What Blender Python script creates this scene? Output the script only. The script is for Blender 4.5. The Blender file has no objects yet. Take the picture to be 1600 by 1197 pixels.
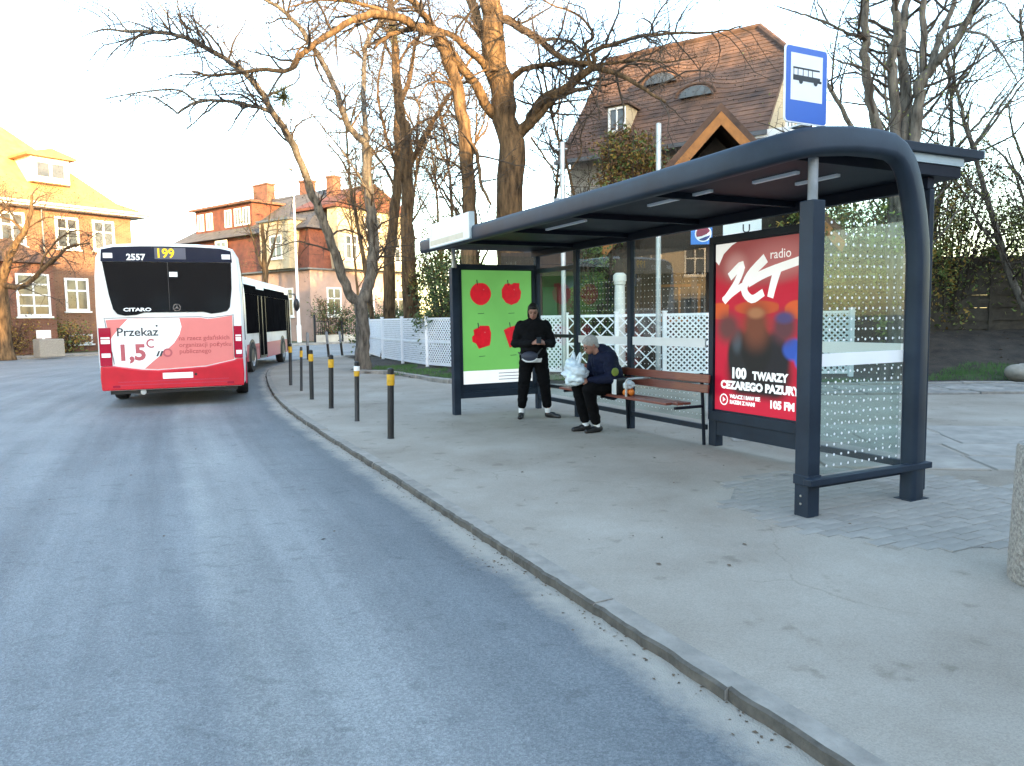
import bpy, bmesh, math, random
from mathutils import Vector, Matrix, noise
R = math.radians
random.seed(7)
scene = bpy.context.scene
col = scene.collection

# ------------------------------------------------------------------ camera
cam_d = bpy.data.cameras.new('camera')
cam = bpy.data.objects.new('camera', cam_d)
col.objects.link(cam)
cam_d.sensor_fit = 'HORIZONTAL'
cam_d.sensor_width = 36.0
cam_d.lens = 36.0 * 1150 / 1600
cam_d.clip_end = 2000
cam_d.clip_start = 0.05
cam.matrix_world = (Matrix.Translation((0, 0, 1.5)) @ Matrix.Rotation(R(85.0), 4, 'X')
                    @ Matrix.Rotation(R(-0.9), 4, 'Z'))
scene.camera = cam

# ------------------------------------------------------------------ sky, sun, exposure
SUN_EL, SUN_AZ = R(8.0), R(150.0)          # azimuth clockwise from +Y: behind the camera, to the right
world = bpy.data.worlds.new('World')
scene.world = world
world.use_nodes = True
nt = world.node_tree
nt.nodes.clear()
sky = nt.nodes.new('ShaderNodeTexSky')
sky.sky_type = 'NISHITA'
sky.sun_disc = False
sky.sun_elevation = SUN_EL
sky.sun_rotation = SUN_AZ
sky.altitude = 20
sky.air_density = 1.0
sky.dust_density = 0.9
sky.ozone_density = 1.0
bg = nt.nodes.new('ShaderNodeBackground')
bg.inputs['Strength'].default_value = 0.15
wo = nt.nodes.new('ShaderNodeOutputWorld')
nt.links.new(sky.outputs[0], bg.inputs[0])
nt.links.new(bg.outputs[0], wo.inputs[0])
sun_d = bpy.data.lights.new('sun', 'SUN')
sun_d.energy = 2.4
sun_d.angle = R(0.6)
sun_d.color = (1.0, 0.66, 0.30)
sun = bpy.data.objects.new('sun', sun_d)
col.objects.link(sun)
sdir = Vector((math.sin(SUN_AZ) * math.cos(SUN_EL), math.cos(SUN_AZ) * math.cos(SUN_EL), math.sin(SUN_EL)))
sun.rotation_euler = sdir.to_track_quat('Z', 'Y').to_euler()
sun.location = (20, -30, 30)
vs = scene.view_settings
vs.view_transform = 'Standard'
vs.look = 'None'
vs.gamma = 1.0
vs.use_curve_mapping = False
vs.exposure = 3.4

# ------------------------------------------------------------------ materials
def _nodes(name):
    m = bpy.data.materials.new(name)
    m.use_nodes = True
    t = m.node_tree
    return m, t, t.nodes['Principled BSDF']

def rgba(c):
    return (c[0], c[1], c[2], 1.0)

def ramp(t, stops):
    r = t.nodes.new('ShaderNodeValToRGB')
    e = r.color_ramp.elements
    while len(e) < len(stops):
        e.new(0.5)
    for k, (p, c) in enumerate(stops):
        e[k].position = p
        e[k].color = rgba(c) if not isinstance(c, float) else (c, c, c, 1)
    return r

def noise_tex(t, coord, scale, detail=4.0, rough=0.55, stretch=None):
    n = t.nodes.new('ShaderNodeTexNoise')
    n.inputs['Scale'].default_value = scale
    n.inputs['Detail'].default_value = detail
    n.inputs['Roughness'].default_value = rough
    if stretch:
        mp = t.nodes.new('ShaderNodeMapping')
        mp.inputs['Scale'].default_value = stretch
        t.links.new(coord, mp.inputs[0])
        coord = mp.outputs[0]
    t.links.new(coord, n.inputs['Vector'])
    return n

def mixc(t, fac, a, b, mode='MIX'):
    m = t.nodes.new('ShaderNodeMix')
    m.data_type = 'RGBA'
    m.blend_type = mode
    for s, v in ((m.inputs[0], fac), (m.inputs[6], a), (m.inputs[7], b)):
        if hasattr(v, 'links') or isinstance(v, bpy.types.NodeSocket):
            t.links.new(v, s)
        elif isinstance(v, (int, float)):
            s.default_value = v
        else:
            s.default_value = rgba(v)
    return m.outputs[2]

def mathn(t, op, a, b=None, c=None):
    m = t.nodes.new('ShaderNodeMath')
    m.operation = op
    for k, v in enumerate((a, b, c)):
        if v is None:
            continue
        if isinstance(v, bpy.types.NodeSocket):
            t.links.new(v, m.inputs[k])
        else:
            m.inputs[k].default_value = v
    return m.outputs[0]

def add_bump(t, bsdf, height, strength, dist=0.01):
    b = t.nodes.new('ShaderNodeBump')
    b.inputs['Strength'].default_value = strength
    b.inputs['Distance'].default_value = dist
    t.links.new(height, b.inputs['Height'])
    t.links.new(b.outputs[0], bsdf.inputs['Normal'])

M = {}
def mat(name, c, rough=0.6, metal=0.0, var=0.15, scale=3.0, bump=0.0, bscale=60.0, spec=0.5, coat=0.0, c2=None,
        stretch=None, island=0.0, bdist=0.01):
    m, t, b = _nodes(name)
    tc = t.nodes.new('ShaderNodeTexCoord').outputs['Object']
    n = noise_tex(t, tc, scale, 6.0, 0.6, stretch)
    lo = tuple(max(0, x * (1 - var)) for x in c)
    hi = c2 if c2 else tuple(min(1, x * (1 + var)) for x in c)
    rp = ramp(t, [(0.3, lo), (0.7, hi)])
    t.links.new(n.outputs[0], rp.inputs[0])
    colour = rp.outputs[0]
    if island:
        oi = t.nodes.new('ShaderNodeObjectInfo').outputs['Random']
        hs = t.nodes.new('ShaderNodeHueSaturation')
        v = mathn(t, 'MULTIPLY_ADD', oi, 2 * island, 1 - island)
        t.links.new(v, hs.inputs['Value'])
        t.links.new(colour, hs.inputs['Color'])
        colour = hs.outputs[0]
    t.links.new(colour, b.inputs['Base Color'])
    b.inputs['Metallic'].default_value = metal
    b.inputs['Specular IOR Level'].default_value = spec
    b.inputs['Coat Weight'].default_value = coat
    rr = mathn(t, 'MULTIPLY_ADD', n.outputs[0], 0.2 * rough, 0.9 * rough)
    t.links.new(rr, b.inputs['Roughness'])
    if bump:
        n2 = noise_tex(t, tc, bscale, 4.0, 0.6, stretch)
        add_bump(t, b, n2.outputs[0], bump, bdist)
    M[name] = m
    return m

def emit_mat(name, c, s):
    m, t, b = _nodes(name)
    b.inputs['Base Color'].default_value = rgba(c)
    b.inputs['Emission Color'].default_value = rgba(c)
    b.inputs['Emission Strength'].default_value = s
    M[name] = m

def glass_mat(name, tint, ior=1.5, rough=0.0, dirt=0.04):
    m, t, b = _nodes(name)
    t.nodes.remove(b)
    out = t.nodes['Material Output']
    tr = t.nodes.new('ShaderNodeBsdfTransparent')
    tr.inputs[0].default_value = rgba(tint)
    gl = t.nodes.new('ShaderNodeBsdfGlossy')
    gl.inputs['Roughness'].default_value = rough
    gl.inputs['Color'].default_value = (1, 1, 1, 1)
    fr = t.nodes.new('ShaderNodeFresnel')
    fr.inputs['IOR'].default_value = ior
    ge = t.nodes.new('ShaderNodeNewGeometry')
    inv = mathn(t, 'SUBTRACT', 1.0, ge.outputs['Backfacing'])
    fac = mathn(t, 'MULTIPLY', fr.outputs[0], inv)
    mx = t.nodes.new('ShaderNodeMixShader')
    t.links.new(fac, mx.inputs[0])
    t.links.new(tr.outputs[0], mx.inputs[1])
    t.links.new(gl.outputs[0], mx.inputs[2])
    df = t.nodes.new('ShaderNodeBsdfDiffuse')
    df.inputs[0].default_value = (0.6, 0.58, 0.52, 1)
    tc = t.nodes.new('ShaderNodeTexCoord').outputs['Object']
    n = noise_tex(t, tc, 2.5, 6.0, 0.7)
    dr = mathn(t, 'MULTIPLY', n.outputs[0], dirt * 2)
    mx2 = t.nodes.new('ShaderNodeMixShader')
    t.links.new(dr, mx2.inputs[0])
    t.links.new(mx.outputs[0], mx2.inputs[1])
    t.links.new(df.outputs[0], mx2.inputs[2])
    t.links.new(mx2.outputs[0], out.inputs[0])
    M[name] = m

def brick_mat(name, c1, c2, mortar, scale=1.0, bw=0.26, bh=0.075):
    m, t, b = _nodes(name)
    tc = t.nodes.new('ShaderNodeTexCoord').outputs['Object']
    # facade-plane coordinates: horizontal run (x+y in local space) and height
    sx = t.nodes.new('ShaderNodeSeparateXYZ')
    t.links.new(tc, sx.inputs[0])
    h = mathn(t, 'ADD', sx.outputs[0], sx.outputs[1])
    cb = t.nodes.new('ShaderNodeCombineXYZ')
    t.links.new(h, cb.inputs[0])
    t.links.new(sx.outputs[2], cb.inputs[1])
    br = t.nodes.new('ShaderNodeTexBrick')
    br.inputs['Scale'].default_value = scale
    br.inputs['Color1'].default_value = rgba(c1)
    br.inputs['Color2'].default_value = rgba(c2)
    br.inputs['Mortar'].default_value = rgba(mortar)
    br.inputs['Mortar Size'].default_value = 0.012
    br.inputs['Brick Width'].default_value = bw
    br.inputs['Row Height'].default_value = bh
    t.links.new(cb.outputs[0], br.inputs[0])
    n = noise_tex(t, tc, 0.8, 6.0, 0.65)
    rp = ramp(t, [(0.3, (0.6, 0.6, 0.6)), (0.7, (1.15, 1.1, 1.05))])
    t.links.new(n.outputs[0], rp.inputs[0])
    t.links.new(mixc(t, 1.0, br.outputs[0], rp.outputs[0], 'MULTIPLY'), b.inputs['Base Color'])
    b.inputs['Roughness'].default_value = 0.85
    add_bump(t, b, br.outputs[1], -0.4, 0.01)
    M[name] = m

def road_mat():
    m, t, b = _nodes('asphalt')
    tc = t.nodes.new('ShaderNodeTexCoord').outputs['Object']
    at = t.nodes.new('ShaderNodeAttribute')
    at.attribute_name = 'kerb_distance'
    kd = at.outputs['Fac']
    al = t.nodes.new('ShaderNodeAttribute')
    al.attribute_name = 'along'
    # wobble the distance so lanes of different wear have ragged borders
    wob = noise_tex(t, tc, 1.1, 6.0, 0.6)
    wob2 = noise_tex(t, tc, 14.0, 6.0, 0.7)
    d1 = mathn(t, 'ADD', kd, mathn(t, 'MULTIPLY_ADD', wob.outputs[0], 0.34, -0.17))
    d2 = mathn(t, 'ADD', kd, mathn(t, 'MULTIPLY_ADD', wob2.outputs[0], 0.22, -0.11))
    d3 = mathn(t, 'ADD', d2, mathn(t, 'MULTIPLY_ADD', wob.outputs[0], 0.36, -0.18))
    # wear bands across the road (old top coat, patched strip, tyre tracks)
    bands = ramp(t, [(0.0, (0.103, 0.110, 0.118)), (0.055, (0.114, 0.122, 0.129)), (0.10, (0.193, 0.197, 0.199)),
                     (0.158, (0.207, 0.210, 0.208)), (0.170, (0.150, 0.157, 0.163)), (0.27, (0.165, 0.173, 0.179)),
                     (0.42, (0.189, 0.197, 0.200)), (1.0, (0.185, 0.193, 0.196))])
    t.links.new(mathn(t, 'MULTIPLY', d1, 1 / 11.0), bands.inputs[0])
    # streaks drawn out along the driving direction
    cv = t.nodes.new('ShaderNodeCombineXYZ')
    t.links.new(mathn(t, 'MULTIPLY', kd, 2.6), cv.inputs[0])
    t.links.new(mathn(t, 'MULTIPLY', al.outputs['Fac'], 0.14), cv.inputs[1])
    sk = noise_tex(t, cv.outputs[0], 1.0, 5.0, 0.6)
    skr = ramp(t, [(0.3, (0.80, 0.80, 0.80)), (0.7, (1.22, 1.21, 1.19))])
    t.links.new(sk.outputs[0], skr.inputs[0])
    banded = mixc(t, 1.0, bands.outputs[0], skr.outputs[0], 'MULTIPLY')
    # aggregate grain
    vo = t.nodes.new('ShaderNodeTexVoronoi')
    vo.inputs['Scale'].default_value = 130.0
    t.links.new(tc, vo.inputs['Vector'])
    gr = ramp(t, [(0.0, (0.66, 0.66, 0.66)), (0.55, (1.0, 1.0, 1.0)), (1.0, (1.45, 1.43, 1.40))])
    sp = t.nodes.new('ShaderNodeSeparateColor')
    t.links.new(vo.outputs['Color'], sp.inputs[0])
    t.links.new(sp.outputs[0], gr.inputs[0])
    c = mixc(t, 0.7, banded, gr.outputs[0], 'MULTIPLY')
    # broad stains and dark spots
    st = noise_tex(t, tc, 0.45, 7.0, 0.62)
    sr = ramp(t, [(0.35, (0.94, 0.94, 0.93)), (0.65, (1.26, 1.25, 1.22))])
    t.links.new(st.outputs[0], sr.inputs[0])
    c = mixc(t, 0.9, c, sr.outputs[0], 'MULTIPLY')
    sp2 = noise_tex(t, tc, 6.0, 3.0, 0.5, (1.0, 1.6, 1.0))
    s2 = ramp(t, [(0.60, (1, 1, 1)), (0.70, (0.62, 0.62, 0.62))])
    t.links.new(sp2.outputs[0], s2.inputs[0])
    c = mixc(t, 0.5, c, s2.outputs[0], 'MULTIPLY')
    # sand washed into the gutter
    sand_f = ramp(t, [(0.0, (0.9, 0.9, 0.9)), (0.08, (0.75, 0.75, 0.75)), (0.24, (0.0, 0.0, 0.0))])
    t.links.new(d3, sand_f.inputs[0])
    c = mixc(t, sand_f.outputs[0], c, (0.36, 0.315, 0.255))
    t.links.new(c, b.inputs['Base Color'])
    b.inputs['Roughness'].default_value = 0.72
    b.inputs['Specular IOR Level'].default_value = 0.4
    add_bump(t, b, vo.outputs['Distance'], 0.6, 0.006)
    M['asphalt'] = m

def pavement_mat():
    m, t, b = _nodes('pavement')
    tc = t.nodes.new('ShaderNodeTexCoord').outputs['Object']
    n1 = noise_tex(t, tc, 0.55, 8.0, 0.62)
    r1 = ramp(t, [(0.28, (0.202, 0.167, 0.130)), (0.42, (0.268, 0.231, 0.188)), (0.56, (0.314, 0.276, 0.229)), (0.72, (0.368, 0.329, 0.280))])
    t.links.new(n1.outputs[0], r1.inputs[0])
    vo = t.nodes.new('ShaderNodeTexVoronoi')
    vo.inputs['Scale'].default_value = 170.0
    t.links.new(tc, vo.inputs['Vector'])
    sp = t.nodes.new('ShaderNodeSeparateColor')
    t.links.new(vo.outputs['Color'], sp.inputs[0])
    g = ramp(t, [(0.0, (0.84, 0.83, 0.82)), (0.5, (1.0, 1.0, 1.0)), (1.0, (1.16, 1.15, 1.14))])
    t.links.new(sp.outputs[0], g.inputs[0])
    c = mixc(t, 0.8, r1.outputs[0], g.outputs[0], 'MULTIPLY')
    # dark gum spots and drips
    sn = noise_tex(t, tc, 4.2, 3.0, 0.5)
    s = ramp(t, [(0.63, (1, 1, 1)), (0.70, (0.68, 0.66, 0.63))])
    t.links.new(sn.outputs[0], s.inputs[0])
    c = mixc(t, 0.7, c, s.outputs[0], 'MULTIPLY')
    # hair cracks
    cr = t.nodes.new('ShaderNodeTexVoronoi')
    cr.feature = 'DISTANCE_TO_EDGE'
    cr.inputs['Scale'].default_value = 0.42
    wn = noise_tex(t, tc, 2.0, 5.0, 0.6)
    wv = mixc(t, 0.35, tc, wn.outputs[1], 'ADD')
    t.links.new(wv, cr.inputs['Vector'])
    cm = ramp(t, [(0.0, (0.78, 0.76, 0.73)), (0.004, (1, 1, 1))])
    t.links.new(cr.outputs['Distance'], cm.inputs[0])
    br = noise_tex(t, tc, 0.9, 2.0, 0.5)
    bf = ramp(t, [(0.5, (0, 0, 0)), (0.58, (1, 1, 1))])
    t.links.new(br.outputs[0], bf.inputs[0])
    c = mixc(t, bf.outputs[0], c, mixc(t, 1.0, c, cm.outputs[0], 'MULTIPLY'))
    t.links.new(c, b.inputs['Base Color'])
    b.inputs['Roughness'].default_value = 0.85
    b.inputs['Specular IOR Level'].default_value = 0.3
    add_bump(t, b, vo.outputs['Distance'], 0.35, 0.004)
    M['pavement'] = m

road_mat()
pavement_mat()
mat('stone', (0.25, 0.23, 0.205), 0.9, var=0.3, scale=6, bump=0.5, bscale=90, island=0.18)
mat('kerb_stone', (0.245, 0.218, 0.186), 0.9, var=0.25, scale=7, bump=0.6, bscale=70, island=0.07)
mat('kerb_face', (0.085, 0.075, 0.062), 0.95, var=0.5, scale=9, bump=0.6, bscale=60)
mat('paver', (0.262, 0.240, 0.210), 0.9, var=0.25, scale=2.2, bump=0.5, bscale=120, island=0.09)
mat('slab', (0.285, 0.258, 0.224), 0.9, var=0.25, scale=3, bump=0.5, bscale=80, island=0.14)
mat('joint', (0.215, 0.195, 0.168), 0.95, var=0.35, scale=12, bump=0.5, bscale=60)
mat('soil', (0.026, 0.020, 0.015), 0.95, var=0.45, scale=3.0, bump=1.0, bscale=25, c2=(0.070, 0.054, 0.041), bdist=0.03)
mat('lawn', (0.055, 0.085, 0.025), 0.95, var=0.5, scale=1.5, bump=0.8, bscale=30, c2=(0.12, 0.13, 0.05))
mat('ground', (0.09, 0.08, 0.06), 0.95, var=0.3, scale=0.3)
mat('grass', (0.06, 0.14, 0.03), 0.8, var=0.4, scale=2.0)
mat('litter', (0.10, 0.068, 0.042), 0.9, var=0.6, scale=9.0)
mat('litter_pale', (0.5, 0.47, 0.42), 0.8, var=0.3, scale=9.0)
mat('steel', (0.011, 0.020, 0.035), 0.5, var=0.3, scale=2.0, spec=0.28, bump=0.08, bscale=90, c2=(0.019, 0.031, 0.049))
mat('steel_dark', (0.007, 0.010, 0.018), 0.55, var=0.2, scale=2.0, spec=0.2)
mat('roof_pale', (0.30, 0.36, 0.38), 0.5, var=0.15, scale=2)
mat('galvanised', (0.45, 0.47, 0.48), 0.45, metal=0.6, var=0.15, scale=5)
mat('bolt', (0.5, 0.5, 0.5), 0.35, metal=0.9, var=0.1)
glass_mat('glass', (0.90, 0.95, 0.93), 1.5, dirt=0.015)
mat('white_print', (0.80, 0.80, 0.79), 0.6, var=0.04)
mat('white_plastic', (0.78, 0.79, 0.80), 0.45, var=0.05)
mat('bench_wood', (0.165, 0.045, 0.028), 0.5, var=0.3, scale=3, stretch=(30, 2, 30), coat=0.2, island=0.1)
mat('black_paint', (0.009, 0.009, 0.010), 0.5, var=0.3, scale=8)
mat('yellow_band', (0.55, 0.30, 0.012), 0.5, var=0.2, scale=20)
mat('grey_post', (0.22, 0.23, 0.24), 0.6, var=0.3, scale=6)
mat('fence_white', (0.84, 0.84, 0.85), 0.55, var=0.06, scale=4)
mat('concrete', (0.19, 0.17, 0.148), 0.95, var=0.35, scale=55, bump=1.0, bscale=60, c2=(0.36, 0.33, 0.29))
mat('bus_white', (0.66, 0.66, 0.65), 0.32, var=0.08, scale=1.4, coat=0.3, c2=(0.80, 0.81, 0.82))
mat('bus_red', (0.44, 0.006, 0.018), 0.34, var=0.1, scale=2.5, coat=0.25, c2=(0.56, 0.006, 0.022))
mat('bus_red_side', (0.42, 0.03, 0.065), 0.35, var=0.1, coat=0.3)
mat('bus_glass', (0.008, 0.009, 0.010), 0.09, var=0.1, spec=0.55)
mat('bus_side_glass', (0.008, 0.008, 0.009), 0.35, var=0.3, spec=0.0)
mat('bus_black', (0.012, 0.012, 0.014), 0.4, var=0.1)
mat('bus_band', (0.009, 0.015, 0.032), 0.14, var=0.1, spec=0.6)
mat('lamp_red', (0.33, 0.008, 0.03), 0.15, var=0.1, coat=0.6)
mat('salmon', (0.62, 0.175, 0.160), 0.4, var=0.03)
mat('salmon_dark', (0.40, 0.085, 0.10), 0.4, var=0.03)
mat('ink', (0.03, 0.035, 0.04), 0.6, var=0.05)
mat('ink_red', (0.40, 0.07, 0.075), 0.5, var=0.03)
mat('display_grey', (0.055, 0.065, 0.10), 0.3, var=0.1)
emit_mat('display_yellow', (0.80, 0.50, 0.0), 0.04)
mat('tyre', (0.014, 0.014, 0.015), 0.85, var=0.2)
mat('chrome', (0.65, 0.65, 0.66), 0.2, metal=1.0, var=0.05)
mat('rubber', (0.02, 0.02, 0.022), 0.8, var=0.2)
mat('blue_sign', (0.018, 0.105, 0.46), 0.35, var=0.05)
mat('poster_green', (0.16, 0.45, 0.105), 0.3, var=0.06, scale=1.5)
mat('apple_red', (0.58, 0.010, 0.022), 0.3, var=0.15, scale=9)
mat('poster_red', (0.50, 0.012, 0.038), 0.3, var=0.2, scale=2.2)
mat('poster_curtain', (0.25, 0.055, 0.06), 0.3, var=0.45, scale=2.5, stretch=(1, 1, 4), c2=(0.42, 0.16, 0.16))
mat('poster_orange', (0.62, 0.115, 0.035), 0.3, var=0.35, scale=7, stretch=(8, 8, 0.4))
mat('suit', (0.008, 0.016, 0.018), 0.35, var=0.3, scale=4)
mat('shirt', (0.11, 0.17, 0.24), 0.35, var=0.3, scale=5)
mat('jersey', (0.04, 0.11, 0.55), 0.35, var=0.3, scale=5)
mat('print_skin', (0.36, 0.155, 0.10), 0.35, var=0.25, scale=5)
mat('print_hair', (0.11, 0.06, 0.04), 0.35, var=0.3, scale=8)
def backlit(name, src, s):
    m = M[src].copy()
    m.name = name
    t = m.node_tree
    b = t.nodes['Principled BSDF']
    t.links.new(b.inputs['Base Color'].links[0].from_socket, b.inputs['Emission Color'])
    b.inputs['Emission Strength'].default_value = s
    M[name] = m
backlit('lit_white', 'white_print', 0.06)
backlit('lit_green', 'poster_green', 0.05)
backlit('lit_red', 'apple_red', 0.05)
mat('name_stripe', (0.56, 0.50, 0.38), 0.5, var=0.1, scale=6)
mat('cream_print', (0.74, 0.75, 0.72), 0.45, var=0.06, scale=3, c2=(0.82, 0.82, 0.80))
# trees
mat('bark_grey', (0.075, 0.065, 0.056), 0.95, var=0.55, scale=9, bump=1.0, bscale=16, stretch=(1, 1, 0.22), bdist=0.05, c2=(0.215, 0.188, 0.155), spec=0.15)
mat('bark_brown', (0.052, 0.036, 0.024), 0.95, var=0.55, scale=9, bump=1.0, bscale=16, stretch=(1, 1, 0.22), bdist=0.05, c2=(0.205, 0.128, 0.068), spec=0.15)
mat('twig', (0.050, 0.036, 0.026), 0.9, var=0.3, scale=2)
mat('bud', (0.035, 0.028, 0.022), 0.9, var=0.4, scale=1.5)
mat('mistletoe', (0.085, 0.095, 0.022), 0.8, var=0.4, scale=4)
mat('leaf_green', (0.095, 0.135, 0.030), 0.75, var=0.55, scale=1.6)
mat('leaf_spring', (0.185, 0.200, 0.050), 0.75, var=0.5, scale=1.6)
mat('leaf_dark', (0.045, 0.068, 0.024), 0.8, var=0.5, scale=1.6)
mat('leaf_yellow', (0.26, 0.165, 0.032), 0.8, var=0.5, scale=1.6)
mat('leaf_rust', (0.13, 0.065, 0.025), 0.8, var=0.5, scale=1.6)
# buildings
brick_mat('brick_ochre', (0.235, 0.100, 0.050), (0.19, 0.078, 0.042), (0.21, 0.15, 0.10))
brick_mat('brick_red', (0.20, 0.070, 0.040), (0.155, 0.052, 0.034), (0.18, 0.12, 0.085))
mat('render_pink', (0.37, 0.25, 0.205), 0.9, var=0.15, scale=1.2, bump=0.2, bscale=30)
mat('render_cream', (0.42, 0.35, 0.235), 0.9, var=0.15, scale=1.2, bump=0.2, bscale=30)
mat('render_grey', (0.36, 0.345, 0.31), 0.9, var=0.2, scale=1.2, bump=0.2, bscale=30)
mat('tile_red', (0.130, 0.042, 0.026), 0.85, var=0.35, scale=2.2, bump=0.5, bscale=14)
mat('tile_ochre', (0.33, 0.185, 0.075), 0.85, var=0.3, scale=2.2, bump=0.5, bscale=14)
mat('tile_grey', (0.085, 0.075, 0.070), 0.85, var=0.35, scale=2.2, bump=0.5, bscale=14)
mat('tile_brown', (0.085, 0.052, 0.040), 0.88, var=0.5, scale=1.6, bump=0.5, bscale=20, c2=(0.165, 0.088, 0.056), island=0.14)
mat('window_white', (0.78, 0.77, 0.74), 0.5, var=0.05)
mat('pane', (0.035, 0.038, 0.042), 0.06, var=0.5, scale=0.7, spec=0.7, c2=(0.10, 0.10, 0.10))
mat('eave_white', (0.62, 0.58, 0.50), 0.7, var=0.1)
mat('zinc', (0.12, 0.12, 0.125), 0.5, metal=0.4, var=0.2)
mat('wood_dark', (0.040, 0.026, 0.018), 0.8, var=0.35, scale=4, stretch=(8, 8, 1), bump=0.3, bscale=20)
mat('wood_sun_orange', (0.34, 0.135, 0.035), 0.75, var=0.3, scale=4, bump=0.3, bscale=20)  # bright orange paints low sunlight into the pavilion wood
mat('tarp_green', (0.030, 0.095, 0.045), 0.7, var=0.25, scale=2)
mat('tarp_blue', (0.075, 0.12, 0.21), 0.7, var=0.3, scale=2)
mat('tarp_maroon', (0.10, 0.022, 0.028), 0.7, var=0.25, scale=2)
mat('fence_wood', (0.060, 0.050, 0.036), 0.9, var=0.4, scale=5, bump=0.4, bscale=25)
mat('column_white', (0.70, 0.68, 0.62), 0.6, var=0.06)
mat('logo_blue', (0.04, 0.20, 0.62), 0.4, var=0.04)
mat('logo_blue_dark', (0.015, 0.045, 0.20), 0.4, var=0.04)
mat('logo_red', (0.24, 0.018, 0.05), 0.4, var=0.04)
mat('boulder', (0.26, 0.235, 0.195), 0.9, var=0.25, scale=5, bump=0.8, bscale=18)
mat('car_dark', (0.03, 0.035, 0.04), 0.25, var=0.1, coat=0.6)
# people
mat('skin', (0.34, 0.165, 0.115), 0.55, var=0.12, scale=9)
mat('hair_dark', (0.010, 0.007, 0.005), 0.6, var=0.4, scale=40)
mat('hair_white', (0.34, 0.32, 0.29), 0.7, var=0.2, scale=40)
mat('cloth_black', (0.0055, 0.0055, 0.0065), 0.9, var=0.4, scale=9, bump=0.4, bscale=30, spec=0.15)
mat('cloth_trouser', (0.0035, 0.0035, 0.004), 0.9, var=0.4, scale=9, bump=0.4, bscale=30, spec=0.12)
mat('cloth_navy', (0.006, 0.009, 0.027), 0.8, var=0.35, scale=8, bump=0.5, bscale=24, spec=0.2)
mat('bag_navy', (0.030, 0.034, 0.055), 0.6, var=0.2, scale=9)
mat('sock', (0.75, 0.74, 0.72), 0.8, var=0.08)
mat('sole', (0.03, 0.03, 0.03), 0.8, var=0.2)
mat('patch_lime', (0.17, 0.22, 0.03), 0.6, var=0.2, scale=15)
mat('plastic_bag', (0.62, 0.70, 0.74), 0.35, var=0.2, scale=6, bump=0.8, bscale=9, bdist=0.03)
mat('orange_fruit', (0.75, 0.20, 0.02), 0.5, var=0.2, scale=8)
mat('leather', (0.006, 0.006, 0.006), 0.5, var=0.3, scale=10)
mat('eye', (0.02, 0.015, 0.012), 0.2, var=0.1)
mat('lip', (0.30, 0.10, 0.085), 0.5, var=0.1)

def photo_print(name, to_uv, base, blobs):
    """out-of-focus picture print: soft colour patches on the sheet (u to the right, v up, both 0..1)"""
    m, t, b = _nodes(name)
    tc = t.nodes.new('ShaderNodeTexCoord').outputs['Object']
    sx = t.nodes.new('ShaderNodeSeparateXYZ')
    t.links.new(tc, sx.inputs[0])
    (au, bu), (av, bv) = to_uv
    u = mathn(t, 'MULTIPLY_ADD', sx.outputs[1], au, bu)
    v = mathn(t, 'MULTIPLY_ADD', sx.outputs[2], av, bv)
    c = base
    for cu, cv, ru, rv, colour, soft in blobs:
        du = mathn(t, 'DIVIDE', mathn(t, 'SUBTRACT', u, cu), ru)
        dv = mathn(t, 'DIVIDE', mathn(t, 'SUBTRACT', v, cv), rv)
        d = mathn(t, 'SQRT', mathn(t, 'ADD', mathn(t, 'MULTIPLY', du, du), mathn(t, 'MULTIPLY', dv, dv)))
        mr = t.nodes.new('ShaderNodeMapRange')
        mr.interpolation_type = 'SMOOTHSTEP'
        mr.inputs['From Min'].default_value = 1 + soft
        mr.inputs['From Max'].default_value = 1 - soft
        t.links.new(d, mr.inputs['Value'])
        c = mixc(t, mr.outputs[0], c, colour)
    t.links.new(c, b.inputs['Base Color'])
    b.inputs['Roughness'].default_value = 0.45
    b.inputs['Specular IOR Level'].default_value = 0.25
    t.links.new(c, b.inputs['Emission Color'])
    b.inputs['Emission Strength'].default_value = 0.06
    M[name] = m

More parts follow.
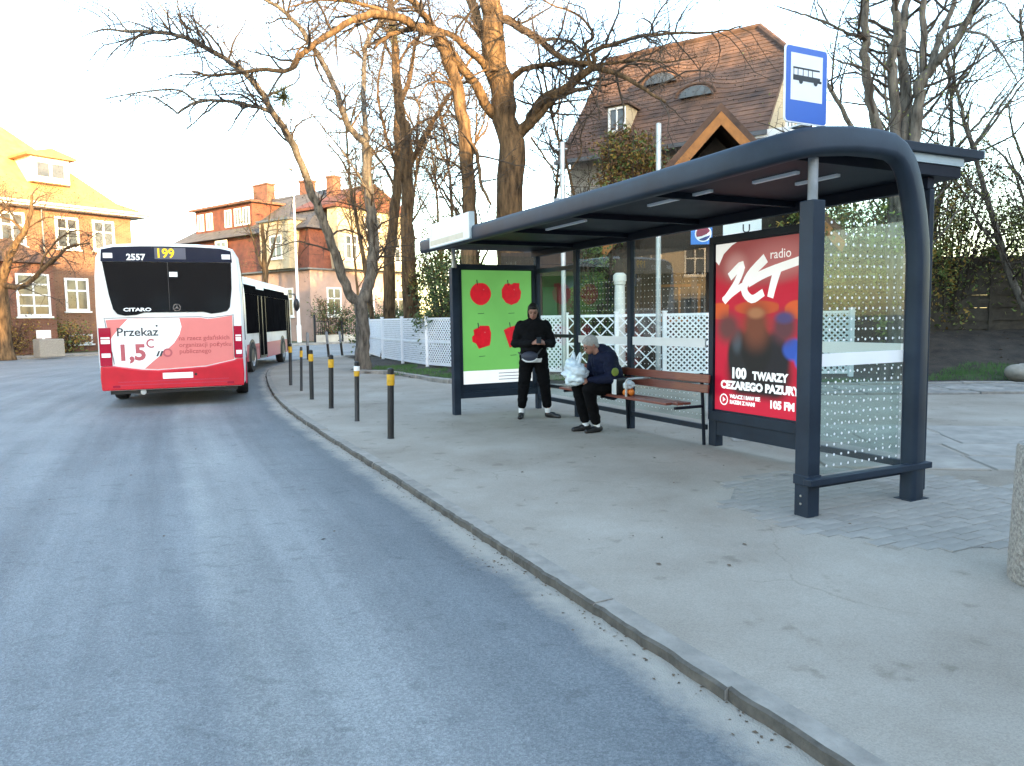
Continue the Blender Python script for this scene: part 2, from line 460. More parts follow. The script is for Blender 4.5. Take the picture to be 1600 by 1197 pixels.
# ------------------------------------------------------------------ mesh helpers
class MB:
    def __init__(self):
        self.v, self.f, self.fm, self.mats = [], [], [], []
    def mi(self, m):
        if m not in self.mats:
            self.mats.append(m)
        return self.mats.index(m)
    def add(self, vs_, fs_, m):
        o = len(self.v)
        self.v += [tuple(p) for p in vs_]
        k = self.mi(m)
        for f in fs_:
            self.f.append([o + i for i in f])
            self.fm.append(k)
        return self
    def box(self, x0, x1, y0, y1, z0, z1, m):
        vs_ = [(x, y, z) for z in (z0, z1) for y in (y0, y1) for x in (x0, x1)]
        return self.add(vs_, [(0, 2, 3, 1), (4, 5, 7, 6), (0, 1, 5, 4), (2, 6, 7, 3), (0, 4, 6, 2), (1, 3, 7, 5)], m)
    def bar(self, p0, p1, w, h, m, up=(0, 0, 1)):
        p0, p1 = Vector(p0), Vector(p1)
        d = (p1 - p0).normalized()
        u = Vector(up)
        if abs(d.dot(u)) > 0.98:
            u = Vector((0, 1, 0))
        s = d.cross(u).normalized()
        u = s.cross(d).normalized()
        q = []
        for p in (p0, p1):
            for a, b in ((-1, -1), (1, -1), (1, 1), (-1, 1)):
                q.append(p + s * (a * w / 2) + u * (b * h / 2))
        return self.add(q, [(3, 2, 1, 0), (4, 5, 6, 7), (0, 1, 5, 4), (1, 2, 6, 5), (2, 3, 7, 6), (3, 0, 4, 7)], m)
    def tube(self, pts, rad, seg, m, cap=True):
        pts = [Vector(p) for p in pts]
        n = len(pts)
        if isinstance(rad, (int, float)):
            rad = [rad] * n
        vs_, fs_ = [], []
        u = None
        for i, p in enumerate(pts):
            t = (pts[min(i + 1, n - 1)] - pts[max(i - 1, 0)])
            t = t.normalized() if t.length > 1e-9 else Vector((0, 0, 1))
            if u is None:
                a = Vector((1, 0, 0)) if abs(t.x) < 0.8 else Vector((0, 1, 0))
                u = (a - t * a.dot(t)).normalized()
            else:
                u = u - t * u.dot(t)
                u = u.normalized() if u.length > 1e-6 else t.orthogonal().normalized()
            w = t.cross(u)
            for k in range(seg):
                a = 2 * math.pi * k / seg
                vs_.append(p + (u * math.cos(a) + w * math.sin(a)) * rad[i])
        for i in range(n - 1):
            for k in range(seg):
                k2 = (k + 1) % seg
                fs_.append((i * seg + k, i * seg + k2, (i + 1) * seg + k2, (i + 1) * seg + k))
        if cap:
            fs_.append(tuple(reversed(range(seg))))
            fs_.append(tuple((n - 1) * seg + k for k in range(seg)))
        return self.add(vs_, fs_, m)
    def lathe(self, prof, c, seg, m, axis='Z'):
        vs_, fs_ = [], []
        c = Vector(c)
        for r, z in prof:
            for k in range(seg):
                a = 2 * math.pi * k / seg
                q = (r * math.cos(a), r * math.sin(a), z)
                if axis == 'X':
                    q = (q[2], q[0], q[1])
                elif axis == 'Y':
                    q = (q[1], q[2], q[0])
                vs_.append(c + Vector(q))
        n = len(prof)
        for i in range(n - 1):
            for k in range(seg):
                k2 = (k + 1) % seg
                fs_.append((i * seg + k, i * seg + k2, (i + 1) * seg + k2, (i + 1) * seg + k))
        fs_.append(tuple(reversed(range(seg))))
        fs_.append(tuple((n - 1) * seg + k for k in range(seg)))
        return self.add(vs_, fs_, m)
    def prism(self, poly, fr, d0, d1, m):
        """poly: 2-D outline; fr(u, v, d) -> 3-D point; extruded from d0 to d1"""
        n = len(poly)
        vs_ = [fr(u, v, d0) for u, v in poly] + [fr(u, v, d1) for u, v in poly]
        fs_ = [tuple(range(n)), tuple(reversed(range(n, 2 * n)))]
        fs_ += [(i, n + i, n + (i + 1) % n, (i + 1) % n) for i in range(n)]
        return self.add(vs_, fs_, m)
    def ellipsoid(self, c, r, m, seg=16, rings=10, rot=None):
        vs_, fs_ = [], []
        c = Vector(c)
        for i in range(rings + 1):
            th = math.pi * i / rings
            for k in range(seg):
                a = 2 * math.pi * k / seg
                p = Vector((r[0] * math.sin(th) * math.cos(a), r[1] * math.sin(th) * math.sin(a), r[2] * math.cos(th)))
                if rot:
                    p = rot @ p
                vs_.append(c + p)
        for i in range(rings):
            for k in range(seg):
                k2 = (k + 1) % seg
                fs_.append((i * seg + k, (i + 1) * seg + k, (i + 1) * seg + k2, i * seg + k2))
        return self.add(vs_, fs_, m)
    def text(self, s, size, fr, d, m, bold=0.0, align='LEFT', sx=1.0, shear=0.0):
        cu = bpy.data.curves.new('txt', 'FONT')
        cu.body = s
        cu.size = size
        cu.offset = bold
        cu.align_x = align
        cu.resolution_u = 3
        cu.shear = shear
        ob = bpy.data.objects.new('txt', cu)
        col.objects.link(ob)
        dg = bpy.context.evaluated_depsgraph_get()
        me = bpy.data.meshes.new_from_object(ob.evaluated_get(dg))
        self.add([fr(v.co.x * sx, v.co.y, d) for v in me.vertices], [tuple(p.vertices) for p in me.polygons], m)
        bpy.data.objects.remove(ob)
        bpy.data.curves.remove(cu)
        bpy.data.meshes.remove(me)
        return self
    def mesh(self, name, smooth=False, fix=True):
        me = bpy.data.meshes.new(name)
        me.from_pydata(self.v, [], self.f)
        for m in self.mats:
            me.materials.append(M[m])
        me.polygons.foreach_set('material_index', self.fm)
        if fix:
            bm = bmesh.new()
            bm.from_mesh(me)
            bmesh.ops.recalc_face_normals(bm, faces=bm.faces)
            bm.to_mesh(me)
            bm.free()
        if smooth:
            me.polygons.foreach_set('use_smooth', [True] * len(me.polygons))
            me.set_sharp_from_angle(angle=R(38))
        me.update()
        return me
    def build(self, name, parent=None, smooth=False, bevel=0.0, fix=True):
        o = bpy.data.objects.new(name, self.mesh(name, smooth, fix))
        col.objects.link(o)
        if parent is not None:
            o.parent = parent
        if bevel:
            b = o.modifiers.new('bevel', 'BEVEL')
            b.width = bevel
            b.segments = 2
            b.limit_method = 'ANGLE'
            b.angle_limit = R(40)
        return o

def tag(o, label, cat, group=None):
    o['label'] = label
    o['category'] = cat
    if group:
        o['group'] = group
    return o

def thing(name, label, cat, loc=(0, 0, 0), rz=0.0, group=None):
    o = bpy.data.objects.new(name, None)
    o.empty_display_size = 0.2
    col.objects.link(o)
    o.location = loc
    o.rotation_euler = (0, 0, rz)
    return tag(o, label, cat, group)

def struct(o):
    o['kind'] = 'structure'
    return o

def stuff(o):
    o['kind'] = 'stuff'
    return o

def copy_tree(o, parent=None):
    c = o.copy()
    col.objects.link(c)
    c.parent = parent
    for ch in o.children:
        copy_tree(ch, c)
    return c

def inst(name, me, parent, loc, rot=(0, 0, 0), sc=(1, 1, 1)):
    o = bpy.data.objects.new(name, me)
    col.objects.link(o)
    o.parent = parent
    o.location = loc
    o.rotation_euler = rot
    o.scale = sc
    return o

def catmull(pts, n):
    """resample a polyline smoothly, n samples per span"""
    P = [Vector(p) for p in pts]
    P = [P[0] * 2 - P[1]] + P + [P[-1] * 2 - P[-2]]
    out = []
    for i in range(1, len(P) - 2):
        for k in range(n):
            t = k / n
            a, b, c, d = P[i - 1], P[i], P[i + 1], P[i + 2]
            out.append(0.5 * ((2 * b) + (c - a) * t + (2 * a - 5 * b + 4 * c - d) * t * t + (3 * b - a - 3 * c + d) * t ** 3))
    out.append(P[-2])
    return out
# ------------------------------------------------------------------ the ground
KERB = [(3.9, -12.0), (3.75, -8.0), (3.2, -4.0), (2.45, -1.0), (1.68, 1.15), (1.1, 2.35), (0.87, 2.8), (0.6, 3.41),
        (0.33, 3.88), (-0.1, 4.81), (-0.87, 6.43), (-1.75, 8.21), (-3.08, 10.93), (-4.72, 14.6), (-6.55, 19.6),
        (-7.75, 23.2), (-8.45, 26.6), (-8.55, 29.3), (-8.05, 31.8), (-6.9, 34.2), (-4.9, 36.6), (-1.5, 38.8), (4.0, 40.6), (14, 42)]
kc = catmull([(x, y, 0) for x, y in KERB], 8)
def left_normals(c):
    out = []
    for i in range(len(c)):
        t = (c[min(i + 1, len(c) - 1)] - c[max(i - 1, 0)]).normalized()
        out.append(Vector((-t.y, t.x, 0)))
    return out
# even spacing, then relax small kinks so that the parallel strips of the road never fold over
seg_, acc_ = [kc[0]], 0.0
for a_, b_ in zip(kc[:-1], kc[1:]):
    acc_ += (b_ - a_).length
    if acc_ >= 0.45:
        seg_.append(b_)
        acc_ = 0.0
kc = seg_
for _ in range(14):
    kc = [kc[0]] + [kc[i] * .5 + (kc[i - 1] + kc[i + 1]) * .25 for i in range(1, len(kc) - 1)] + [kc[-1]]
kn = left_normals(kc)
ROAD_Z = -0.055

mb = MB()
mb.add([(-600, -600, -0.3), (600, -600, -0.3), (600, 900, -0.3), (-600, 900, -0.3)], [(0, 1, 2, 3)], 'ground')
struct(mb.build('ground'))

# road: strips parallel to the kerb that carry their distance from it, over a wide base sheet
offs = [-0.06, 0.1, 0.25, 0.45, 0.8, 1.3, 1.9, 2.6, 3.4, 4.5, 6.0, 8.0, 11.0]
verts, faces, kdist, along = [], [], [], []
run = 0.0
for i, (p, n) in enumerate(zip(kc, kn)):
    run += (p - kc[i - 1]).length if i else 0
    for o in offs:
        q = p + n * o
        verts.append((q.x, q.y, ROAD_Z))
        kdist.append(max(o, 0))
        along.append(run)
w = len(offs)
for i in range(len(kc) - 1):
    for j in range(w - 1):
        a = i * w + j
        faces.append((a, a + 1, a + w + 1, a + w))
b0 = len(verts)
verts += [(-60, -14, ROAD_Z - 0.006), (40, -14, ROAD_Z - 0.006), (40, 62, ROAD_Z - 0.006), (-60, 62, ROAD_Z - 0.006)]
kdist += [11.0] * 4
along += [0.0, 20.0, 60.0, 40.0]
faces.append((b0, b0 + 1, b0 + 2, b0 + 3))
me = bpy.data.meshes.new('road')
me.from_pydata(verts, [], faces)
at_ = me.attributes.new('kerb_distance', 'FLOAT', 'POINT')
at_.data.foreach_set('value', kdist)
at_ = me.attributes.new('along', 'FLOAT', 'POINT')
at_.data.foreach_set('value', along)
me.materials.append(M['asphalt'])
bm = bmesh.new(); bm.from_mesh(me)
for f in bm.faces:
    if f.normal.z < 0:
        f.normal_flip()
bm.to_mesh(me); bm.free()
road = bpy.data.objects.new('road', me)
col.objects.link(road)
struct(road)

# pavement sheet behind the kerb stones
KW = 0.115
pv = [p - n * KW for p, n in zip(kc, kn)]
poly = [(p.x, p.y, 0.0) for p in pv] + [(40, 41, 0), (40, -12, 0)]
me = bpy.data.meshes.new('pavement')
bm = bmesh.new()
f = bm.faces.new([bm.verts.new(p) for p in poly])
if f.normal.z < 0:
    f.normal_flip()
bmesh.ops.triangulate(bm, faces=bm.faces[:])
bm.to_mesh(me); bm.free()
if me.polygons[0].normal.z < 0:
    me.flip_normals()
me.materials.append(M['pavement'])
pavement = bpy.data.objects.new('pavement', me)
col.objects.link(pavement)
struct(pavement)

# kerb stones, one by one along the curve
acc = [0.0]
for i in range(1, len(kc)):
    acc.append(acc[-1] + (kc[i] - kc[i - 1]).length)
def on_kerb(s):
    for i in range(1, len(acc)):
        if acc[i] >= s:
            t = (s - acc[i - 1]) / max(1e-6, acc[i] - acc[i - 1])
            return kc[i - 1].lerp(kc[i], t), kn[i - 1].lerp(kn[i], t).normalized()
    return kc[-1], kn[-1]
s = 6.0
kr = random.Random(3)
while s < acc[-1] - 8:
    L = kr.choice((0.8, 0.95, 1.0, 1.0))
    mb = MB()
    ring = []
    K = 14
    dz = kr.uniform(-0.006, 0.003)
    sh = kr.uniform(-0.006, 0.006)
    for k in range(K + 1):
        p, n = on_kerb(s + 0.002 + (L - 0.004) * k / K)
        wob = kr.gauss(0, 0.0045)
        a = p + n * (0.0 + sh + wob)
        b = p - n * (KW + 0.004)
        ring.append([(a.x + n.x * .008, a.y + n.y * .008, -0.2), (a.x + n.x * .004, a.y + n.y * .004, -0.008 + dz),
                     (a.x - n.x * 0.012, a.y - n.y * 0.012, 0.003 + dz), (b.x, b.y, 0.006 + dz), (b.x, b.y, -0.2)])
    vv = [q for r_ in ring for q in r_]
    ff = []
    for k in range(K):
        for j in range(4):
            ff.append((k * 5 + j, k * 5 + j + 1, (k + 1) * 5 + j + 1, (k + 1) * 5 + j))
    ff += [(0, 1, 2, 3, 4), tuple(K * 5 + j for j in (4, 3, 2, 1, 0))]
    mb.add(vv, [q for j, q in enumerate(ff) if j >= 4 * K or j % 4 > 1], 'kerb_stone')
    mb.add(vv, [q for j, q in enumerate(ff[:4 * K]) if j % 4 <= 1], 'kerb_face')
    mb.build('kerb_stone', pavement)
    s += L

# shelter frame of reference, also used for the paving that was laid round it
SA = Vector((2.18, 5.38, 0)); SROT = math.atan2(0.444, 0.896)
sn_ = Vector((0.896, 0.444, 0)); sd_ = Vector((-0.444, 0.896, 0))
def SP(n, s, z=0.0):
    return SA + sn_ * n + sd_ * s + Vector((0, 0, z))

def block_mesh(name, lx, ly, h, ch, m):
    mb = MB()
    a, b = lx / 2, ly / 2
    lo = [(-a, -b, -0.02), (a, -b, -0.02), (a, b, -0.02), (-a, b, -0.02)]
    mi_ = [(x, y, h - ch) for x, y, _ in lo]
    hi = [(x - math.copysign(ch, x), y - math.copysign(ch, y), h) for x, y, _ in lo]
    fs_ = [(8, 9, 10, 11)]
    for k in range(4):
        k2 = (k + 1) % 4
        fs_ += [(k, k2, 4 + k2, 4 + k), (4 + k, 4 + k2, 8 + k2, 8 + k)]
    return mb.add(lo + mi_ + hi, fs_, m).mesh(name)
# jointing bed under the pavers
bed = [SP(-0.25, -0.35), SP(0.1, -0.95), SP(0.9, -1.35), SP(1.75, -1.75), SP(2.15, -0.6), SP(2.05, 0.55), SP(1.5, 1.0), SP(0.95, 1.15), SP(.3, 1.05), SP(-0.3, 0.5)]
mb = MB()
mb.add([(p.x, p.y, 0.0022) for p in bed], [tuple(range(len(bed)))], 'joint')
struct(mb.build('paving_bed'))
pm = [block_mesh('paver', 0.194, 0.094, 0.0055, 0.003, 'paver')]
pr = random.Random(11)
def in_poly(x, y, P):
    c = False
    for i in range(len(P)):
        x1, y1, x2, y2 = P[i].x, P[i].y, P[i - 1].x, P[i - 1].y
        if (y1 > y) != (y2 > y) and x < (x2 - x1) * (y - y1) / (y2 - y1) + x1:
            c = not c
    return c
cnt = 0
row = 0
y = -1.9
while y < 1.3:
    x = -0.5 + (0.1 if row % 2 else 0.0)
    while x < 2.3:
        p = SP(x, y)
        ctr = SP(.95, -.25)
        q1, q2 = ctr + (p - ctr) * .93, ctr + (p - ctr) * 1.04
        if cnt < 300 and in_poly(q1.x, q1.y, bed) and (in_poly(q2.x, q2.y, bed) or pr.random() < .6):
            inst('paver', pm[0], pavement, (p.x, p.y, pr.uniform(-0.0015, 0.0025)),
                 (pr.uniform(-.008, .008), pr.uniform(-.008, .008), SROT + pr.uniform(-.015, .015)))
            cnt += 1
        x += 0.2
    y += 0.1
    row += 1

# old concrete slabs behind the shelter, laid in courses
slab_m = [block_mesh('slab', 1.47, 0.72, 0.02, 0.010, 'slab'), block_mesh('slab', 0.97, 0.72, 0.02, 0.010, 'slab')]
a0 = R(-10)
row = 0
yy = 5.75
while yy < 9.6:
    xx = 3.55 - (yy - 5.75) * 0.30 + (0.4 if row % 2 else 0)
    while xx < 8.6:
        k = 0 if pr.random() < 0.7 else 1
        Lx = 1.5 if k == 0 else 1.0
        c = Vector((xx + Lx / 2, yy - (xx - 3.5) * 0.17, 0))
        rel = c - SA
        if rel.dot(sn_) > 2.75 or (rel.dot(sn_) > 2.3 and rel.dot(sd_) > 0.5):
            inst('slab', slab_m[k], pavement, (c.x, c.y, pr.uniform(-0.014, -0.003)),
                 (pr.uniform(-.010, .010), pr.uniform(-.006, .006), a0 + pr.uniform(-.012, .012)))
        xx += Lx
    yy += 0.75
    row += 1

# planted bed behind the stop: soil sheet that climbs to a bank on the right
SOIL = [(-7.2, 31.5), (-5.4, 27.0), (-4.75, 24.0), (-4.9, 22.2), (-4.4, 21.2), (-3.5, 20.6), (-2.35, 18.9), (-1.5, 17.4), (0.56, 15.9), (4.0, 15.2), (8.6, 14.75),
        (11.0, 14.5), (16, 14.2), (38, 14.0), (38, 40), (2, 37.0), (-3.5, 35.0), (-6.0, 33.0)]
soilP = [Vector((x, y, 0)) for x, y in SOIL]
def soil_h(x, y):
    k = min(1, max(0, (x - 7.5) / 3.0)) * min(1, max(0, (y - 15.2) / 5.0))
    n = noise.noise(Vector((x * 0.9, y * 0.9, 0))) * 0.05 + noise.noise(Vector((x * 3.1, y * 3.1, 4))) * 0.03
    return 0.05 + n + 0.95 * k * k * (3 - 2 * k)
bm = bmesh.new()
vs_ = [bm.verts.new((x, y, 0)) for x, y in SOIL]
bm.faces.new(vs_)
bmesh.ops.triangulate(bm, faces=bm.faces[:])
me = bpy.data.meshes.new('soil')
grid = {}
verts, faces = [], []
st = 0.3
def gv(i, j):
    if (i, j) not in grid:
        x, y = -9 + i * st, 14.0 + j * st
        grid[(i, j)] = len(verts)
        verts.append((x, y, soil_h(x, y)))
    return grid[(i, j)]
for i in range(int(47 / st)):
    for j in range(int(25 / st)):
        x, y = -9 + (i + .5) * st, 14.0 + (j + .5) * st
        if in_poly(x, y, soilP):
            faces.append((gv(i, j), gv(i + 1, j), gv(i + 1, j + 1), gv(i, j + 1)))
bm.free()
me.from_pydata(verts, [], faces)
me.polygons.foreach_set('use_smooth', [True] * len(faces))
me.materials.append(M['soil'])
soil = bpy.data.objects.new('soil', me)
col.objects.link(soil)
struct(soil)

# edging stones round the bed
ed = [SOIL[k] for k in range(4, 13)]
ed = catmull([(x, y, 0) for x, y in ed], 6)
ea = [0.0]
for i in range(1, len(ed)):
    ea.append(ea[-1] + (ed[i] - ed[i - 1]).length)
def on_edge(s):
    for i in range(1, len(ea)):
        if ea[i] >= s:
            t = (s - ea[i - 1]) / max(1e-6, ea[i] - ea[i - 1])
            return ed[i - 1].lerp(ed[i], t)
    return ed[-1]
em = block_mesh('edging_stone', 0.98, 0.16, 0.10, 0.012, 'stone')
em2 = block_mesh('edging_slab', 0.96, 0.46, 0.055, 0.012, 'stone')
s = 0.5
while s < ea[-1] - 0.6:
    p, q = on_edge(s - 0.4), on_edge(s + 0.4)
    c = on_edge(s)
    a = math.atan2(q.y - p.y, q.x - p.x)
    inst('edging_stone', em, pavement, (c.x, c.y, pr.uniform(-.02, .01)), (pr.uniform(-.04, .04), pr.uniform(-.012, .012), a + pr.uniform(-.015, .015)))
    if c.x > 5.0:
        nrm = Vector((math.sin(a), -math.cos(a), 0))
        for row in range(3):
            d_ = c + nrm * (0.34 + row * 0.49) + Vector((0.31 * row, 0, 0))
            inst('edging_slab', em2, pavement, (d_.x, d_.y, 0.012 - 0.012 * row + pr.uniform(-.012, .012)), (pr.uniform(-.015, .015), pr.uniform(-.012, .012), a + pr.uniform(-.01, .01)))
    s += 1.0

# far side of the street: kerb, pavement and lawns
FAR = [(-46, 2), (-36, 16), (-24.2, 34.0), (-18.8, 42.0), (-14.6, 48.6), (-11.0, 52.6), (-6.0, 55.2), (0, 57.0), (10, 58.5), (40, 61)]
fc = catmull([(x, y, 0) for x, y in FAR], 5)
fn = left_normals(fc)
mb = MB()
top, fac = [], []
for p, n in zip(fc, fn):
    a = p + n * 0.12; b = p + n * 2.6
    top += [(a.x, a.y, 0.03), (b.x, b.y, 0.03), (p.x, p.y, 0.03)]
for i in range(len(fc) - 1):
    fac.append((i * 3, i * 3 + 1, (i + 1) * 3 + 1, (i + 1) * 3))
mb.add(top, fac, 'pavement')
far_pavement = struct(mb.build('far_pavement'))
fm_ = block_mesh('kerb_stone', 0.98, 0.13, 0.16, 0.012, 'stone')
for i in range(len(fc) - 1):
    L = (fc[i + 1] - fc[i]).length
    k = int(L)
    for j in range(k):
        if fc[i].y < 30:
            continue
        c = fc[i].lerp(fc[i + 1], (j + .5) / k)
        t = fc[i + 1] - fc[i]
        inst('kerb_stone', fm_, far_pavement, (c.x, c.y, -0.12), (0, 0, math.atan2(t.y, t.x)), (L / k, 1, 1))
mb = MB()
outer = [p + n * 2.6 for p, n in zip(fc, fn)]
vsx = []
for p in outer:
    vsx.append((p.x, p.y, 0.04))
for p, n in zip(outer, fn):
    q = p + n * 40
    vsx.append((q.x, q.y, 0.04))
k = len(outer)
mb.add(vsx, [(i, k + i, k + i + 1, i + 1) for i in range(k - 1)], 'lawn')
struct(mb.build('lawn'))

# grass tufts on the bed (nobody could count the blades)
def grass(name, spots, n, seed, hmax):
    g = random.Random(seed)
    mb = MB()
    for cx, cy, rx, ry in spots:
        for _ in range(n):
            a, r_ = g.uniform(0, 6.283), math.sqrt(g.random())
            x, y = cx + rx * r_ * math.cos(a), cy + ry * r_ * math.sin(a)
            z = soil_h(x, y) - 0.02
            h = g.uniform(0.4, 1) * hmax
            b = g.uniform(0, 6.283)
            wx, wy = 0.006 * math.cos(b), 0.006 * math.sin(b)
            lx, ly = g.uniform(-.5, .5) * h, g.uniform(-.5, .5) * h
            mb.add([(x - wx, y - wy, z), (x + wx, y + wy, z), (x + lx, y + ly, z + h)], [(0, 1, 2)], 'grass')
    o = stuff(mb.build(name, fix=False))
    return o
g1 = grass('grass', [(9.7, 15.9, 1.6, .5), (10.8, 16.4, 1.2, .5), (-2.6, 20.6, .8, 1.1), (-3.6, 22.6, .7, 1.2), (-1.2, 18.8, .9, .7), (1.5, 17.6, 1.5, .5), (6.5, 15.8, 1.3, .4)], 1500, 5, 0.13)
tag(g1, 'short green grass tufts growing on the dark planted bed', 'grass')

# leaf litter, twigs and grit: gutter and bed
def litter(name, label, pts, m, seed, size):
    g = random.Random(seed)
    mb = MB()
    for x, y, z in pts:
        a = g.uniform(0, 6.283); r_ = g.uniform(.4, 1.2) * size
        tilt = g.uniform(0, .5) * r_
        c, s_ = math.cos(a) * r_, math.sin(a) * r_
        mb.add([(x - c, y - s_, z + .002), (x + s_ * .5, y - c * .5, z + .003 + tilt), (x + c, y + s_, z + .003), (x - s_ * .5, y + c * .5, z + .002 + tilt * .3)], [(0, 1, 2, 3)], m)
    o = stuff(mb.build(name, fix=False))
    tag(o, label, 'litter')
g = random.Random(21)
pts = []
for _ in range(800):
    s = g.uniform(14.5, 40)
    p, n = on_kerb(s)
    q = p + n * (abs(g.gauss(0.0, .06)) + .008)
    pts.append((q.x, q.y, ROAD_Z))
p0, n0 = on_kerb(18.2)
for _ in range(40):
    q = Vector((-0.02, 4.7, 0)) + Vector((g.gauss(0, .10), g.gauss(0, .10), 0))
    pts.append((q.x - .1, q.y - .05, ROAD_Z))
litter('leaf_litter', 'brown leaf litter and grit lying along the gutter', pts, 'litter', 5, 0.012)
pts = [(g.uniform(-6, 0.6), g.uniform(4.2, 11), ROAD_Z) for _ in range(22)] + [(g.uniform(0, 4), g.uniform(4.0, 9), 0.004) for _ in range(40)]
pts = [p for p in pts if p[2] > -0.01 or not in_poly(p[0], p[1], [Vector((q.x, q.y, 0)) for q in pv] + [Vector((40, 41, 0)), Vector((40, -12, 0))])]
litter('street_litter', 'scattered dry leaves lying on the asphalt and pavement', pts, 'litter', 6, 0.02)
pts = []
while len(pts) < 2600:
    x, y = g.uniform(-7, 16), g.uniform(14, 27)
    if in_poly(x, y, soilP):
        pts.append((x, y, soil_h(x, y) + .005))
litter('bed_litter', 'dry brown leaves and chips strewn over the planted bed', pts, 'litter', 8, 0.045)
# ------------------------------------------------------------------ bus shelter (local x = depth from kerb to back, y = along, z = up)
SL = 6.89
BN = 1.47
shelter = thing('bus_shelter', 'long dark blue steel bus shelter with glass walls and curved end frame', 'bus shelter', SA, SROT)

# sweep of the rounded frame: along the front eave, round the near end, down to the ground
path = [(-.40, 7.12, 2.63), (-.40, 5.0, 2.625), (-.40, 3.0, 2.62), (-.40, 1.2, 2.62), (-.40, .7, 2.62), (-.39, .42, 2.625), (-.36, .22, 2.635), (-.28, .05, 2.66), (-.16, -.03, 2.69),
        (0, -.05, 2.715), (.3, -.05, 2.745), (.58, -.05, 2.752), (.74, -.05, 2.742), (.84, -.05, 2.70), (.915, -.05, 2.63), (.965, -.05, 2.54),
        (1.01, -.05, 2.42), (1.06, -.05, 2.24), (1.095, -.05, 2.05), (1.11, -.05, 1.9), (1.115, -.05, 1.2), (1.12, -.05, 0.0)]
pp = [Vector(p) for p in path]
prof = []
for a, b in ((1, 1), (-1, 1), (-1, -1), (1, -1)):      # rounded rectangle: half height .1, half depth .065
    for k in range(5):
        th = math.atan2(b, a) - math.pi / 4 + k * math.pi / 8
        prof.append((a * (.10 - .045) + .045 * math.cos(th), b * (.065 - .045) + .045 * math.sin(th)))
up = Vector((0, 0, 1))
vv, ff = [], []
for i, p in enumerate(pp):
    t = (pp[min(i + 1, len(pp) - 1)] - pp[max(i - 1, 0)]).normalized()
    up = (up - t * up.dot(t)).normalized()
    sd = t.cross(up)
    for a, b in prof:
        vv.append(p + up * a + sd * b)
K = len(prof)
for i in range(len(pp) - 1):
    for k in range(K):
        ff.append((i * K + k, i * K + (k + 1) % K, (i + 1) * K + (k + 1) % K, (i + 1) * K + k))
ff += [tuple(range(K)), tuple(reversed(range((len(pp) - 1) * K, len(pp) * K)))]
MB().add(vv, ff, 'steel').build('frame', shelter, smooth=True)
mb = MB(); mb.box(1.01, 1.235, -.125, .025, .0, .012, 'steel'); mb.build('foot_plate', shelter)

# roof: lower tray and wider upper deck running out over the back
roof = MB().box(-.33, 1.78, .06, 7.08, 2.60, 2.69, 'steel_dark').build('roof', shelter, bevel=.004)
MB().box(.45, 2.02, .02, 7.10, 2.765, 2.835, 'steel').build('deck', roof, bevel=.005)
MB().box(.40, 1.80, .05, 7.06, 2.693, 2.762, 'roof_pale').build('gutter', roof)
MB().box(2.022, 2.03, .02, 7.10, 2.775, 2.845, 'roof_pale').build('drip_edge', roof)
for s_ in (1.5, 2.9, 4.3, 5.7):
    MB().box(-.30, 1.60, s_ - .03, s_ + .03, 2.545, 2.598, 'steel_dark').build('crossbeam', roof)
MB().box(1.42, 1.50, .1, 7.0, 2.50, 2.597, 'steel_dark').build('back_beam', roof, bevel=.004)
for (n_, s_, L) in ((.16, 1.24, .9), (.22, .34, .46), (.62, .30, .42), (.16, 3.3, .9)):
    MB().box(n_ - .02, n_ + .02, s_, s_ + L, 2.575, 2.598, 'white_plastic').build('light_strip', roof)

# posts
def post(n, s, w, d, top, feet=True):
    mb = MB()
    mb.box(n - w / 2, n + w / 2, s - d / 2, s + d / 2, 0, top, 'steel')
    return mb.build('post', shelter, bevel=.008)
p = post(0, 0, .12, .13, 2.31)
MB().tube([(0, 0, 2.3), (0, 0, 2.61)], .035, 16, 'grey_post').build('rod', p, smooth=True)
MB().box(-.068, .068, -.073, .073, .24, .315, 'steel').build('collar', p, bevel=.005)
for zz in (.10, .16):
    MB().lathe([(.009, 0), (.009, .006), (.004, .008)], (-.066, 0, zz), 8, 'bolt', 'X').build('bolt', p)
p = post(0, SL, .11, .12, 2.3)
MB().tube([(0, SL, 2.29), (0, SL, 2.61)], .03, 12, 'galvanised').build('rod', p, smooth=True)
for s_ in (4.27, 5.64):
    post(BN, s_, .075, .085, 2.5)
post(BN, 6.89, .075, .10, 2.5)
post(BN, .13, .06, .08, 2.5)

def pane(x0, x1, y0, y1, z0, z1, name='glass_pane'):
    return MB().box(x0, x1, y0, y1, z0, z1, 'glass').build(name, shelter)
def dots(parent, along, fixed, a0, a1, z0, z1, st, skip=None, r=.0078):
    """white safety dots screen-printed on both faces of a pane"""
    mb = MB()
    a = a0
    while a <= a1 + 1e-6:
        z = z0
        while z <= z1 + 1e-6:
            if not (skip and skip[0] < z < skip[1]):
                for sgn in (-1,):
                    c = fixed + sgn * .0062
                    q = []
                    for k in range(8):
                        u, v_ = a + r * math.cos(k * math.pi / 4), z + r * math.sin(k * math.pi / 4)
                        q.append((c, u, v_) if along == 'y' else (u, c, v_))
                    mb.add(q, [tuple(range(8))], 'white_print')
            z += st
        a += st
    return stuff(mb.build('safety_dots', parent, fix=False))
# near end wall
g = pane(.075, 1.0, -.006, .006, .30, 2.28)
dots(g, 'x', 0.0, .115, .98, .36, 2.2, .0785, (1.09, 1.25), .0105)
MB().box(.062, 1.02, -.016, .010, 1.11, 1.205, 'white_print').build('warning_band', g)
mb = MB(); mb.box(-.11, 1.25, -.135, -.062, .255, .305, 'steel').build('rail', shelter, bevel=.006)
mb = MB(); mb.box(.06, 1.05, -.014, .014, .20, .245, 'steel').build('rail', shelter, bevel=.004)
